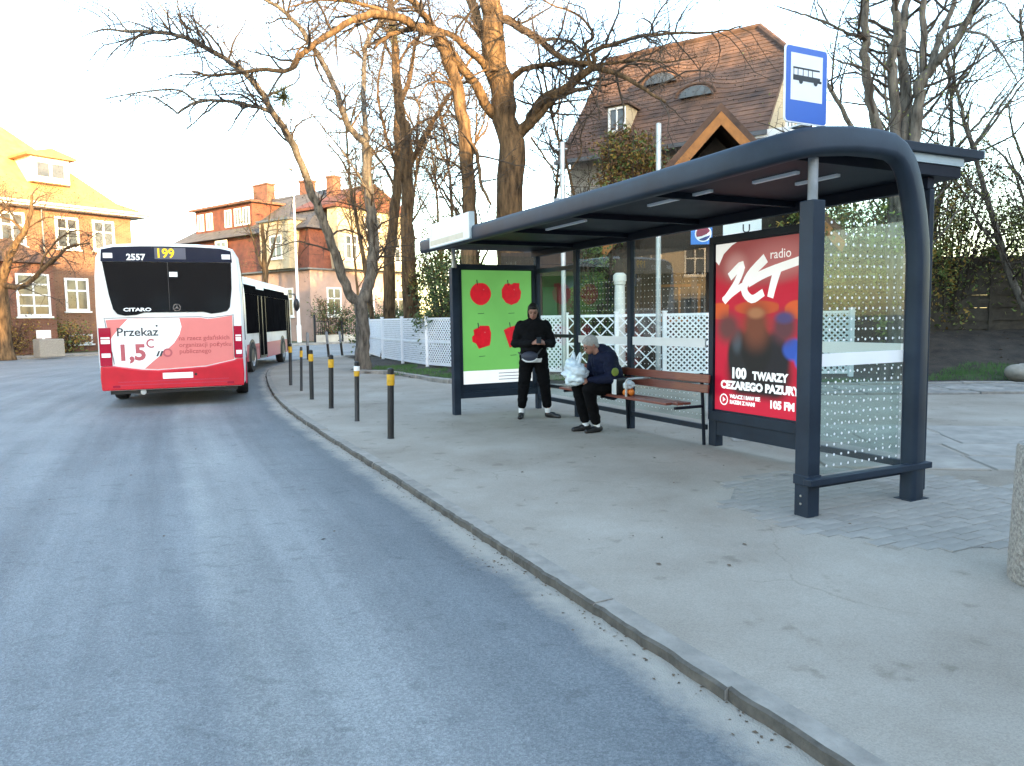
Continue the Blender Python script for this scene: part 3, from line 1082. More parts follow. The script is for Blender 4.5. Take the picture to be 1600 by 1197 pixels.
# back wall
def back_bay(s0, s1, z0, z1, dotted=True, band=True):
    g = pane(BN - .006, BN + .006, s0, s1, z0, z1)
    if dotted:
        dots(g, 'y', BN, s0 + .06, s1 - .05, z0 + .06, min(z1 - .08, 2.05), .0785, (1.09, 1.25), r=.007)
    if band:
        MB().box(BN - .012, BN + .010, s0, s1, 1.13, 1.235, 'white_print').build('warning_band', g)
    mb = MB(); mb.bar((BN, s0 - .02, .20), (BN, s1 + .02, .20), .05, .06, 'steel').build('rail', shelter, bevel=.004)
back_bay(.18, 1.24, .28, 2.48)
back_bay(2.80, 4.22, .28, 2.48)
back_bay(4.32, 5.59, .28, 2.48)
back_bay(5.69, 6.83, .28, 2.30, False, False)
mb = MB(); mb.bar((BN, 5.66, 2.26), (BN, 6.86, 2.26), .05, .06, 'steel').build('rail', shelter)
mb = MB(); mb.bar((BN, 5.66, 1.22), (BN, 6.86, 1.22), .05, .05, 'steel').build('rail', shelter)
mb = MB(); mb.bar((BN - .05, 5.2, .42), (BN - .05, 6.86, .42), .03, .05, 'steel_dark').build('rail', shelter)
pane(BN - .006, BN + .006, 1.32, 2.72, 2.39, 2.50)
pane(.06, BN - .04, SL - .006, SL + .006, 2.30, 2.5)

# ---- poster cases (1.2 x 1.8 m light boxes)
def case(fr, w, z0, z1, legs):
    """fr(u, z, d): d points out of the printed face"""
    mb = MB()
    mb.prism([(0, z0), (w, z0), (w, z1), (0, z1)], fr, -.11, -.012, 'steel')
    a, b = .075, .11
    for poly in ([(0, z0), (w, z0), (w, z0 + b), (0, z0 + b)], [(0, z1 - a), (w, z1 - a), (w, z1), (0, z1)],
                 [(0, z0 + b), (a, z0 + b), (a, z1 - a), (0, z1 - a)], [(w - a, z0 + b), (w, z0 + b), (w, z1 - a), (w - a, z1 - a)]):
        mb.prism(poly, fr, -.012, .022, 'steel')
    c = mb.build('poster_case', shelter, bevel=.004)
    for u in legs:
        mb = MB()
        mb.prism([(u - .06, 0), (u + .06, 0), (u + .06, z0 + .002), (u - .06, z0 + .002)], fr, -.10, .01, 'steel')
        mb.build('leg', c, bevel=.006)
    return c
# green sheet with four apples, closing the far end (seen from the near end, facing -y)
WG = BN - .07
frG = lambda u, z, d: (u + .045, SL - d, z)
cg = case(frG, WG, .25, 2.36, ())
MB().prism([(.02, .255), (WG - .02, .255), (WG - .02, .34), (.02, .34)], frG, .023, .03, 'steel').build('sill', cg, bevel=.003)
mb = MB()
u0, u1, z0, z1 = .085, WG - .085, .47, 2.27
L0 = .0
mb.prism([(u0, z0), (u1, z0), (u1, z0 + .21), (u0, z0 + .21)], frG, -.010, L0, 'lit_white')
mb.prism([(u0, z0 + .21), (u1, z0 + .21), (u1, z1), (u0, z1)], frG, -.010, L0, 'lit_green')
W = u1 - u0
def apple(kind, cx, cz, s_):
    if kind == 0:
        pts = [(math.cos(a) * .158 * (1 + .05 * math.cos(2 * a)), math.sin(a) * .165 * (1 - .07 * math.exp(-((a - 1.57) / .35) ** 2))) for a in [k * math.pi / 16 for k in range(32)]]
    elif kind == 1:
        pts = [(-.10, .14), (-.03, .155), (0, .135), (.05, .16), (.14, .155), (.135, .09), (.165, .03), (.15, -.07), (.10, -.13), (.0, -.165), (-.09, -.13), (-.15, -.05), (-.155, .06)]
    elif kind == 2:
        pts = [(-.13, .10), (-.06, .13), (-.02, .16), (.12, .155), (.15, .05), (.14, -.06), (.125, -.13), (-.05, -.175), (-.09, -.10), (-.15, -.07), (-.155, .0), (-.12, .03)]
    else:
        pts = [(-.155, .09), (-.06, .13), (.11, .165), (.155, -.09), (-.06, -.175)]
    fr = lambda u, v, d: frG(cx + u * s_, cz + v * s_, d)
    mb.add([fr(u, v, L0 + .0015) for u, v in pts], [tuple(range(len(pts)))], 'lit_red')
    mb.add([fr(u, v, L0 + .003) for u, v in ((-.052, .12), (-.04, .12), (-.048, .20), (-.065, .20))], [(0, 1, 2, 3)], 'ink')
    mb.add([fr(u, v, L0 + .003) for u, v in ((.04, .055), (.058, .052), (.06, .068), (.043, .072))], [(0, 1, 2, 3)], 'salmon')
    q = [(-.05, -.29), (.05, -.285), (.05, -.277), (-.05, -.282)]
    mb.add([fr(u, v, L0 + .0015) for u, v in q], [(0, 1, 2, 3)], 'tarp_green')
apple(0, u0 + W * .26, z0 + 1.43, 1.1)
apple(1, u0 + W * .70, z0 + 1.43, 1.1)
apple(2, u0 + W * .265, z0 + .75, 1.1)
apple(3, u0 + W * .72, z0 + .75, 1.1)
for k in range(3):
    mb.prism([(u0 + W * .5, z0 + .15 - k * .05), (u0 + W * (.95 - .07 * k), z0 + .15 - k * .05), (u0 + W * (.95 - .07 * k), z0 + .16 - k * .05), (u0 + W * .5, z0 + .16 - k * .05)], frG, L0 + .0008, L0 + .0015, 'display_grey')
mb.build('poster', cg, fix=False)

# red radio poster in the back wall (seen from the kerb, facing -x); u runs to the right = towards the near end
S0 = 2.73
WR = 1.44
frR = lambda u, z, d: (BN - d, S0 - u, z)
cr_ = case(frR, WR, .30, 2.38, (.06, WR - .06))
MB().prism([(.0, .135), (WR, .135), (WR, .298), (.0, .298)], frR, -.07, .0, 'steel').build('kick_plate', cr_, bevel=.004)
u0, u1, z0, z1 = .09, WR - .09, .43, 2.29
W, Hh = u1 - u0, z1 - z0
def pr_(u, v, d):
    return frR(u0 + u * W, z0 + v * Hh, d)
mb = MB()
def lay(poly, k, m):
    mb.add([pr_(u, v, -.002 + .0012 * k) for u, v in poly], [tuple(range(len(poly)))], m)
RED, DRED, ORG = (.42, .008, .030), (.20, .006, .016), (.52, .085, .022)
photo_print('poster_photo', ((-1 / W, (S0 - u0) / W), (1 / Hh, -z0 / Hh)), RED, [
    (.5, .93, .62, .19, (.27, .060, .062), .22), (.75, .88, .35, .10, (.36, .12, .12), .5), (.25, .86, .12, .07, (.42, .20, .19), .6),
    (.06, .60, .16, .05, ORG, .12), (.50, .615, .26, .04, (.42, .065, .020), .15), (.93, .60, .13, .05, ORG, .12), (.20, .57, .035, .12, RED, .3), (.77, .58, .03, .12, RED, .3),
    (.52, .24, .36, .20, (.012, .011, .012), .2), (.30, .34, .14, .15, (.014, .015, .017), .2), (.70, .34, .16, .14, (.012, .012, .016), .2), (.5, .38, .17, .14, (.010, .010, .011), .15),
    (.27, .42, .05, .06, (.05, .065, .08), .7), (.90, .385, .11, .06, (.025, .07, .33), .25), (.97, .33, .06, .05, (.03, .09, .40), .3),
    (.16, .50, .14, .085, (.10, .035, .035), .6), (.80, .505, .125, .085, (.085, .030, .038), .55), (.80, .555, .09, .03, (.06, .045, .13), .5), (.49, .51, .15, .12, (.13, .040, .022), .6),
    (.49, .585, .09, .03, (.30, .13, .06), .5), (.5, .03, .7, .07, (.46, .012, .035), .5)])
mb.prism([(0, 0), (1, 0), (1, 1), (0, 1)], pr_, -.010, -.002, 'poster_photo')
def arc(cx, cy, rx, ry, a0_, a1_, n):
    return [(cx + rx * math.cos(R(a0_ + (a1_ - a0_) * k / n)), cy + ry * math.sin(R(a0_ + (a1_ - a0_) * k / n))) for k in range(n + 1)]
lay([(0, 1), (0, .90), (.04, .875), (.1, .94), (.2, .985), (.26, 1)], 2, 'lit_white')
# ZET drawn with a broad brush
def stroke(pts, w, k):
    P = catmull([(u, v * Hh / W, 0) for u, v in pts], 4)
    Lf, Rt = [], []
    for i, p in enumerate(P):
        t = (P[min(i + 1, len(P) - 1)] - P[max(i - 1, 0)]).normalized()
        n_ = Vector((-t.y, t.x, 0)) * w * .5 * (1 - .25 * i / len(P))
        Lf.append(p + n_); Rt.append(p - n_)
    vv_ = [pr_(q.x, q.y * W / Hh, -.002 + .0012 * k) for q in Lf + Rt]
    n = len(P)
    mb.add(vv_, [(i, i + 1, n + i + 1, n + i) for i in range(n - 1)], 'lit_white')
stroke([(.18, .80), (.33, .865), (.27, .77), (.11, .655)], .075, 8)
stroke([(.11, .66), (.20, .70), (.34, .745)], .07, 8)
stroke([(.60, .89), (.42, .80), (.36, .72), (.45, .665), (.58, .70)], .085, 9)
stroke([(.40, .76), (.62, .81), (1.0, .865)], .085, 10)
stroke([(.74, .84), (.69, .75), (.655, .67)], .085, 9)
frT = lambda u, v, d: frR(u, v, d)
def txt(s_, size, u, v, bold=0.0, sx=1.0, k=9):
    mb.text(s_, size, lambda a, b, d: frR(u0 + u * W + a, z0 + v * Hh + b, d), -.002 + .0012 * k, 'lit_white', bold, sx=sx)
txt('radio', .135, .645, .883, .0005)
txt('100', .155, .21, .205, .009, 1.0)
txt('TWARZY', .115, .47, .205, .007, 1.0)
txt('CEZAREGO PAZURY', .117, .085, .138, .007, 1.04)
txt('WŁĄCZ I BAW SIĘ', .055, .20, .082, .0035)
txt('RAZEM Z NAMI', .055, .20, .048, .0035)
txt('105 FM', .112, .66, .052, .006)
c_ = [(.125 + .052 * math.cos(k * math.pi / 10), .068 + .052 * W / Hh * math.sin(k * math.pi / 10)) for k in range(20)]
i_ = [(.125 + .040 * math.cos(k * math.pi / 10), .068 + .040 * W / Hh * math.sin(k * math.pi / 10)) for k in range(20)]
mb.add([pr_(u, v, .0085) for u, v in c_ + i_], [(k, (k + 1) % 20, 20 + (k + 1) % 20, 20 + k) for k in range(20)], 'lit_white')
lay([(.112, .052), (.148, .068), (.112, .084)], 9, 'lit_white')
mb.build('poster', cr_, fix=False)

# stop name board on the far front corner (lettering is washed out in the photograph)
frN = lambda u, z, d: (-.485 - d, 6.62 - u, z)
mb = MB()
mb.prism([(0, 2.56), (1.50, 2.56), (1.50, 2.90), (0, 2.90)], frN, -.06, .0, 'cream_print')
mb.prism([(.03, 2.585), (1.30, 2.585), (1.30, 2.66), (.03, 2.66)], frN, .0005, .0015, 'name_stripe')
mb.prism([(0, 2.548), (1.51, 2.548), (1.51, 2.56), (0, 2.56)], frN, -.065, .006, 'roof_pale')
mb.prism([(1.50, 2.56), (1.53, 2.56), (1.53, 2.90), (1.50, 2.90)], frN, -.065, .004, 'roof_pale')
mb.build('name_board', shelter, bevel=.006)

# ---- bus stop sign standing on the roof at the near end, turned to the traffic (face -y of the shelter frame)
sign = thing('bus_stop_sign', 'blue bus stop sign with white square and bus symbol above the shelter roof', 'sign', SP(-.06, .02, 2.80), SROT)
mb = MB()
def rrect(x0, x1, z0, z1, r):
    o = []
    for cx, cz, a in ((x1 - r, z1 - r, 0), (x0 + r, z1 - r, 90), (x0 + r, z0 + r, 180), (x1 - r, z0 + r, 270)):
        o += [(cx + r * math.cos(R(a + k * 22.5)), cz + r * math.sin(R(a + k * 22.5))) for k in range(5)]
    return o
frS = lambda u, v, d: (u, -d, v)
mb.prism(rrect(-.207, .207, .045, .572, .03), frS, -.012, 0, 'white_plastic')
mb.build('panel', sign)
mb = MB()
mb.prism(rrect(-.199, .199, .053, .564, .026), frS, .0, .0015, 'blue_sign')
mb.build('blue_field', sign)
mb = MB()
mb.prism([(-.155, .20), (.155, .20), (.155, .52), (-.155, .52)], frS, .0015, .003, 'white_plastic')
mb.build('white_square', sign)
mb = MB()
k3 = .0042
def sq(x0, x1, y0, y1):
    mb.add([frS(x, y, k3) for x, y in ((x0, y0), (x1, y0), (x1, y1), (x0, y1))], [(0, 1, 2, 3)], 'ink')
sq(-.135, .13, .335, .372); sq(.10, .145, .335, .352); sq(-.135, .125, .414, .426)
for x in (-.132, -.092, -.042, .008, .05):
    sq(x, x + .007, .372, .417)
for x in (-.06, .085):
    mb.add([frS(x + .02 * math.cos(k * .524), .333 + .02 * math.sin(k * .524), k3 + .0008) for k in range(12)], [tuple(range(12))], 'ink')
mb.build('bus_symbol', sign, fix=False)
MB().box(-.03, .03, .013, .05, .03, .50, 'galvanised').build('bracket', sign)
MB().box(-.05, .05, .0, .11, .035, .045, 'galvanised').build('foot_plate', sign)

# ---- bench
bench = thing('bench', 'reddish brown slatted wooden bench with steel arms inside the shelter', 'bench', SA, SROT)
B0, B1 = 2.60, 5.35
for n_ in (1.02, 1.125, 1.23):
    MB().box(n_ - .045, n_ + .045, B0 + (.30 if n_ < 1.1 else .22), B1, .475, .505, 'bench_wood').build('seat_slat', bench, bevel=.006)
for z in (.62, .735):
    o = MB().box(-.013, .013, B0, B1, 0, .095, 'bench_wood').build('back_slat', bench, bevel=.006)
    o.location = (1.335 + (z - .62) * .12, 0, z)
    o.rotation_euler = (0, R(7), 0)
for s_ in (B0 + .16, 4.27, B1 - .12):
    mb = MB()
    mb.tube([(1.42, s_, .0), (1.40, s_, .45), (1.375, s_, .84)], .02, 8, 'steel_dark')
    mb.tube([(1.40, s_, .455), (.99, s_, .455)], .018, 8, 'steel_dark')
    mb.build('bracket', bench, smooth=True)
for s_ in (3.72, ):
    MB().tube([(1.00, s_, .50), (1.00, s_, .70), (1.03, s_, .725), (1.36, s_, .725)], .014, 8, 'galvanised').build('armrest', bench, smooth=True)
# ------------------------------------------------------------------ articulated bus (local x = right, y = forward, z = up; rear face at y = 0)
bus = thing('bus', 'white and red articulated city bus pulling away around the bend', 'bus', (-6.36, 13.86, ROAD_Z), R(20.2))
SEC = [(-1.20, .34), (-1.255, .42), (-1.275, .9), (-1.275, 1.9), (-1.262, 2.45), (-1.225, 2.80), (-1.13, 2.97), (-.95, 3.03), (-.5, 3.055), (0, 3.06)]
SEC = SEC + [(-x, z) for x, z in reversed(SEC[:-1])]
def shell(name, stations, m, parent, xf=lambda p: p):
    """closed hull through scaled copies of the bus cross-section; stations = (y, scale)"""
    vv, ff = [], []
    n = len(SEC)
    for y, sc in stations:
        for x, z in SEC:
            vv.append(xf(Vector((x * sc, y, 1.7 + (z - 1.7) * (sc if z > 1.7 else 1)))))
    for i in range(len(stations) - 1):
        for k in range(n):
            k2 = (k + 1) % n
            ff.append((i * n + k, i * n + k2, (i + 1) * n + k2, (i + 1) * n + k))
    ff += [tuple(range(n)), tuple(reversed(range((len(stations) - 1) * n, len(stations) * n)))]
    return MB().add(vv, ff, m).build(name, parent, smooth=True)
LR = 7.9
rear = shell('rear_body', [(0, .958), (.03, .972), (.09, .99), (.2, 1), (LR - .1, 1), (LR, .98)], 'bus_white', bus)
yaw = R(-12.5)
JT = Vector((0, LR + .55, 0))
def XF(p):
    p = Vector(p)
    c, s = math.cos(yaw), math.sin(yaw)
    return Vector((c * p.x - s * p.y, s * p.x + c * p.y, p.z)) + JT
LF = 9.3
front = shell('front_body', [(.45, .98), (.55, 1), (LF - .35, 1), (LF - .1, .985), (LF, .95)], 'bus_white', bus, XF)
# bellows between the two cars
mb = MB()
n = len(SEC)
for k in range(9):
    t = k / 8
    sc = .975 if k % 2 == 0 else .93
    ang = yaw * t
    c, s = math.cos(ang), math.sin(ang)
    base = Vector((0, LR - .02, 0)).lerp(XF((0, .47, 0)), t)
    ring = [(c * x * sc + base.x, s * x * sc + base.y, 1.7 + (z - 1.7) * sc) for x, z in SEC]
    mb.v += ring
for k in range(8):
    for j in range(n):
        mb.f.append([k * n + j, k * n + (j + 1) % n, (k + 1) * n + (j + 1) % n, (k + 1) * n + j]); mb.fm.append(mb.mi('rubber'))
mb.build('bellows', bus)

# --- rear face
frB = lambda u, z, d: (u, -d, z)
def plate(name, poly, d0, d1, m, parent):
    return MB().prism(poly, frB, d0, d1, m).build(name, parent)
plate('rear_window', [(-1.10, 2.70), (1.085, 2.70), (1.075, 2.2), (1.03, 1.86), (.98, 1.79), (.86, 1.76), (.70, 1.74), (.56, 1.775), (-.46, 1.775),
                      (-.58, 1.735), (-.78, 1.72), (-.90, 1.75), (-.965, 1.84), (-1.02, 2.1)], -.01, .018, 'bus_glass', rear)
plate('display_band', [(-1.12, 2.705), (1.105, 2.705), (1.09, 2.92), (.9, 2.965), (.45, 2.985), (0, 2.99), (-.45, 2.985), (-.9, 2.965), (-1.105, 2.92)], -.01, .016, 'bus_band', rear)
mb = MB()
mb.prism([(-.23, 2.755), (.30, 2.755), (.30, 2.965), (-.23, 2.965)], frB, .0165, .0185, 'display_grey')
mb.text('199', .235, lambda a, b, d: frB(a - .215, b + 2.785, d), .0195, 'display_yellow', .006, sx=.92)
mb.build('route_display', rear, fix=False)
mb = MB(); mb.text('2557', .155, lambda a, b, d: frB(a - .70, b + 2.735, d), .0180, 'white_print', .005, sx=1.0)
mb.build('fleet_number', rear, fix=False)
mb = MB(); mb.text('CITARO', .085, lambda a, b, d: frB(a - .80, b + 1.80, d), .0200, 'white_print', .003, sx=1.5)
mb.build('model_lettering', rear, fix=False)
mb = MB()
def ring2(cx, cz, r0, r1, d, m, a0=0, a1=360, n=28):
    vv = []
    for k in range(n + 1):
        a = R(a0 + (a1 - a0) * k / n)
        vv += [frB(cx + r0 * math.cos(a), cz + r0 * math.sin(a), d), frB(cx + r1 * math.cos(a), cz + r1 * math.sin(a), d)]
    mb.add(vv, [(2 * k, 2 * k + 1, 2 * k + 3, 2 * k + 2) for k in range(n)], m)
ring2(.10, 1.86, .058, .068, .020, 'chrome')
for a in (90, 210, 330):
    q = [(.10 + .062 * math.cos(R(a)), 1.86 + .062 * math.sin(R(a))), (.10 + .012 * math.cos(R(a + 60)), 1.86 + .012 * math.sin(R(a + 60))),
         (.10, 1.86), (.10 + .012 * math.cos(R(a - 60)), 1.86 + .012 * math.sin(R(a - 60)))]
    mb.add([frB(u, v, .020) for u, v in q], [(0, 1, 2, 3)], 'chrome')
mb.build('star_emblem', rear, fix=False)
for x in (-1.0, 1.0):
    plate('marker_lamp', [(x - .075, 2.765), (x + .075, 2.765), (x + .075, 2.855), (x - .075, 2.855)], .0165, .026, 'white_plastic', rear)
plate('window_sticker', [(.0, 2.43), (.14, 2.43), (.14, 2.52), (.0, 2.52)], .0185, .0195, 'white_print', rear)
# advert film on the engine cover
AD = [(-1.10, 1.64), (-1.06, 1.645), (-.6, 1.665), (.5, 1.665), (.62, 1.64), (.8, 1.66), (1.06, 1.70), (1.06, .86), (.55, .755), (-.28, .715), (-.52, .735), (-.93, .80), (-1.0, .95)]
ad = MB()
ad.prism(AD, frB, -.01, .006, 'salmon')
wb = [(-.74, 1.655), (.13, 1.66), (.16, 1.50), (.12, 1.36), (.02, 1.20), (-.16, 1.03), (-.36, .86), (-.50, .735), (-.93, .80), (-1.0, .95), (-1.06, 1.22), (-1.02, 1.32), (-.9, 1.48)]
ad.add([frB(u, v, .0075) for u, v in wb], [tuple(range(len(wb)))], 'white_print')
mb = ad
mb.text('Przekaz', .215, lambda a, b, d: frB(a - .94, b + 1.345, d), .0095, 'ink', .004, sx=1.04)
mb.add([frB(-.262 + .021 * math.cos(k * .785), 1.525 + .021 * math.sin(k * .785), .0095) for k in range(8)], [tuple(range(8))], 'ink')
mb.text('1,5', .40, lambda a, b, d: frB(a - .95, b + .905, d), .0095, 'salmon_dark', .016, sx=1.0)
ring2(-.37, 1.20, .055, .085, .0095, 'salmon_dark', 50, 310)
ring2(-.10, 1.02, .050, .082, .0095, 'salmon_dark')
for k in range(2):
    mb.add([frB(u - .30 + k * .055, v + .955, .0095) for u, v in ((0, 0), (.035, 0), (.075, .10), (.04, .10))], [(0, 1, 2, 3)], 'ink')
for s_, z in (('na rzecz gdańskich', 1.245), ('organizacji pożytku', 1.12), ('publicznego', 1.0)):
    mb.text(s_, .118, lambda a, b, d, z=z: frB(a + .10, b + z, d), .0095, 'ink_red', .0015, sx=1.0)
ad.build('advert_film', rear, fix=False)
# red bumper and corner lamps
bump = MB()
bp = [(-1.22, .35), (1.22, .35), (1.235, .6), (1.225, .88), (1.12, .875), (1.06, .845), (.55, .74), (-.28, .70), (-.55, .72), (-.93, .785), (-1.0, .80), (-1.225, .80), (-1.235, .6)]
bump.prism(bp, frB, -.05, .05, 'bus_red')
bo = bump.build('bumper', rear, bevel=.02)
mb = MB()
mb.prism([(-.20, .535), (.32, .535), (.32, .645), (-.20, .645)], frB, .052, .058, 'white_plastic')
mb.build('number_plate', rear)
for x0, x1 in ((-1.225, -1.03), (1.075, 1.225)):
    t = plate('tail_lamp', [(x0, .885 if x0 > 0 else .805), (x1, .885 if x0 > 0 else .805), (x1, 1.50), (x0, 1.50)], -.04, .03, 'lamp_red', rear)
    for z in (1.21, .96):
        MB().prism([(x0 + .03, z), (x1 - .02, z), (x1 - .02, z + .075), (x0 + .03, z + .075)], frB, .031, .036, 'white_plastic').build('lens', t)
    MB().prism([(x0 + .03, 1.30), (x1 - .02, 1.30), (x1 - .02, 1.33), (x0 + .03, 1.33)], frB, .031, .036, 'white_plastic').build('lens', t)
MB().box(-1.1, 1.1, .06, .5, .27, .40, 'bus_black').build('undertray', rear)

# panel joints, grille and reflectors on the rear
def joint_line(pts, w=.008):
    mb = MB()
    for p, q in zip(pts[:-1], pts[1:]):
        mb.bar(frB(p[0], p[1], .0065), frB(q[0], q[1], .0065), w, w * .4, 'bus_black', up=(0, 1, 0))
    return mb.build('panel_joint', rear)
joint_line([(-1.13, 1.675), (-.62, 1.685), (.50, 1.685), (.64, 1.66), (1.09, 1.715)])
joint_line([(-1.125, 1.675), (-1.015, .95), (-1.0, .83)])
joint_line([(1.08, 1.715), (1.07, .90)])
for z in (.44, .50):
    MB().prism([(-.95, z - .008), (.95, z - .008), (.95, z + .006), (-.95, z + .006)], frB, .049, .053, 'bus_red_side').build('bumper_crease', bo)
for sx_ in (-1, 1):
    MB().prism([(sx_ * .98 - .06, .40), (sx_ * .98 + .06, .40), (sx_ * .98 + .06, .44), (sx_ * .98 - .06, .44)], frB, .05, .056, 'lamp_red').build('reflector', bo)
MB().prism([(.34, .60), (.37, .57), (.40, .60), (.37, .63)], frB, .05, .056, 'bus_black').build('tow_cover', bo)
mb = MB(); mb.tube([(-.55, .02, .30), (-.55, .30, .30)], .05, 12, 'galvanised'); mb.build('exhaust', rear, smooth=True)
# wiper at the foot of the glass
mb = MB(); mb.bar(frB(-.02, 2.695, .03), frB(-.02, 1.80, .024), .012, .004, 'bus_black', up=(0, 1, 0)); mb.build('glass_seam', rear)

# --- sides
def side_set(body, xf, y0, y1, doors, wheels, side):
    X = 1.277 * side
    def q(y, z, d=0.0):
        return xf((X + side * d - (0.0 if z < 1.9 else side * max(0, (z - 1.9)) * .026 + (side * (z - 2.45) * .10 if z > 2.45 else 0)), y, z))
    fr = lambda u, v, d: q(u, v, d)
    edges = [y0] + [e for d_ in doors for e in d_] + [y1]
    spans = [(edges[k], edges[k + 1]) for k in range(0, len(edges) - 1, 2)]
    for a, b in spans:
        m = max(1, round((b - a) / 1.6))
        for k in range(m):
            c, d_ = a + (b - a) * k / m + .012, a + (b - a) * (k + 1) / m - .012
            wn = MB().prism([(c, 1.22), (d_, 1.22), (d_, 2.45), (c, 2.45)], fr, -.012, .012, 'bus_side_glass').build('side_window', body)
            MB().prism([(c, 2.455), (d_, 2.455), (d_, 2.74), (c, 2.74)], fr, -.012, .014, 'bus_side_glass').build('top_light', wn)
        mb = MB(); mb.prism([(a, .36), (b, .36), (b, .88), (a, .88)], fr, -.02, .008, 'bus_red_side'); mb.build('skirt_panel', body)
    for a, b in doors:
        mid = (a + b) / 2
        for c, d_ in ((a + .03, mid - .015), (mid + .015, b - .03)):
            lf = MB().prism([(c, .40), (d_, .40), (d_, 2.45), (c, 2.45)], fr, -.012, .012, 'bus_side_glass').build('door', body)
            MB().prism([(c, 2.455), (d_, 2.455), (d_, 2.66), (c, 2.66)], fr, -.012, .014, 'bus_side_glass').build('top_light', lf)
            mb = MB()
            for poly in ([(c, .40), (c + .04, .40), (c + .04, 2.44), (c, 2.44)], [(d_ - .04, .40), (d_, .40), (d_, 2.44), (d_ - .04, 2.44)], [(c + .041, .40), (d_ - .041, .40), (d_ - .041, .46), (c + .041, .46)]):
                mb.prism(poly, fr, .0125, .022, 'bus_black')
            mb.build('door_frame', lf)
    for y in wheels:
        arch_ = [(y + .62 * math.cos(R(a)), .36 + .68 * math.sin(R(a)) * 1.0) for a in range(0, 181, 15)]
        MB().prism(arch_, fr, -.02, .014, 'bus_black').build('wheel_arch', body)
        c = Vector(xf((X - side * .10, y, .48)))
        ax = (Vector(xf((1, 0, 0))) - Vector(xf((0, 0, 0)))).normalized() * side
        wv = MB()
        prof_ = [(.20, -.12), (.44, -.13), (.475, -.10), (.48, .06), (.46, .115), (.30, .125)]
        vv, ff = [], []
        S = 24
        fw = Vector((0, 0, 1)).cross(ax)
        for r_, t in prof_:
            for k in range(S):
                a = 2 * math.pi * k / S
                vv.append(c + ax * (t + .012) + fw * (r_ * math.cos(a)) + Vector((0, 0, r_ * math.sin(a))))
        for i in range(len(prof_) - 1):
            for k in range(S):
                ff.append((i * S + k, i * S + (k + 1) % S, (i + 1) * S + (k + 1) % S, (i + 1) * S + k))
        wv.add(vv, ff, 'tyre')
        w_ = wv.build('wheel', bus, smooth=True)
        vv, ff = [], []
        for r_, t in [(.30, .115), (.28, .06), (.15, .03), (.12, .10), (.0, .10)]:
            for k in range(S):
                a = 2 * math.pi * k / S
                vv.append(c + ax * (t + .012) + fw * (r_ * math.cos(a)) + Vector((0, 0, r_ * math.sin(a))))
        ff = [(i * S + k, i * S + (k + 1) % S, (i + 1) * S + (k + 1) % S, (i + 1) * S + k) for i in range(4) for k in range(S)]
        MB().add(vv, ff, 'galvanised').build('rim', w_, smooth=True)
ident = lambda p: Vector(p)
for sd in (1, -1):
    side_set(rear, ident, .35, LR - .2, [(3.6, 4.9)] if sd > 0 else [], [2.2], sd)
    side_set(front, XF, .65, LF - .45, [(2.45, 3.75), (7.9, 8.8)] if sd > 0 else [], [1.35, 6.9], sd)
# roof pods, mirrors
mb = MB(); mb.box(-.8, .8, 2.2, 5.2, 3.04, 3.16, 'bus_white'); mb.build('roof_pod', rear, bevel=.04)
for sd in (1, -1):
    mb = MB()
    a, b, c = XF((sd * 1.15, LF - .1, 2.75)), XF((sd * 1.42, LF + .22, 2.72)), XF((sd * 1.46, LF + .24, 2.5))
    mb.tube([a, b, c], .025, 8, 'bus_black')
    mb.ellipsoid(XF((sd * 1.47, LF + .24, 2.28)), (.13, .10, .27), 'bus_black')
    mb.build('mirror', bus, smooth=True)
# ------------------------------------------------------------------ bollards
bl = ['black bollard with yellow band nearest the shelter, standing apart at the front',
      'bollard with torn white and yellow band, second from the shelter',
      'black and yellow bollard third in the row from the shelter',
      'black and yellow bollard fourth in the row from the shelter',
      'thin scuffed bollard with yellow band, second from the bus end of the row',
      'black and yellow bollard right beside the kerb bend, last in the row by the bus']
bp_ = [(-1.56, 9.31), (-2.34, 10.99), (-3.14, 12.68), (-3.89, 14.21), (-4.60, 16.0), (-5.28, 17.5)]
for k, (x, y) in enumerate(bp_):
    b = thing('bollard', bl[k], 'bollard', (x, y, 0), 0, 'black bollards along the kerb')
    h = (.90, .90, .93, .96, .96, 1.0)[k]
    r_ = (.042, .036, .042, .040, .028, .038)[k]
    MB().lathe([(r_ * 1.08, -.05), (r_ * 1.08, .012), (r_, .016), (r_, h - .18)], (0, 0, 0), 16, 'black_paint').build('post', b, smooth=True)
    bd = MB().lathe([(r_ * 1.18, h - .22), (r_ * 1.2, h - .215), (r_ * 1.2, h - .085), (r_ * 1.18, h - .08)], (0, 0, 0), 16, 'yellow_band').build('band', b, smooth=True)
    if k == 1:
        MB().lathe([(r_ * 1.22, h - .14), (r_ * 1.24, h - .138), (r_ * 1.24, h - .075), (r_ * 1.2, h - .07)], (0, 0, 0), 16, 'white_print').build('torn_film', bd, smooth=True)
    MB().lathe([(r_, h - .085), (r_, h - .015), (r_ * .6, h), (.004, h + .003)], (0, 0, 0), 16, 'black_paint').build('cap', b, smooth=True)
    b.rotation_euler = (R((-1.0, .6, .4, -.5, .8, 0)[k]), R((1.4, 1.6, 1.8, .8, 2.2, 1.5)[k]), 0)
fl = ['grey bollard beside the bend kerb, nearest the white lamp post', 'grey leaning bollard at the bend, left of the pair', 'grey leaning bollard at the bend, right of the pair', 'upright grey bollard at the bend nearest the forked tree']
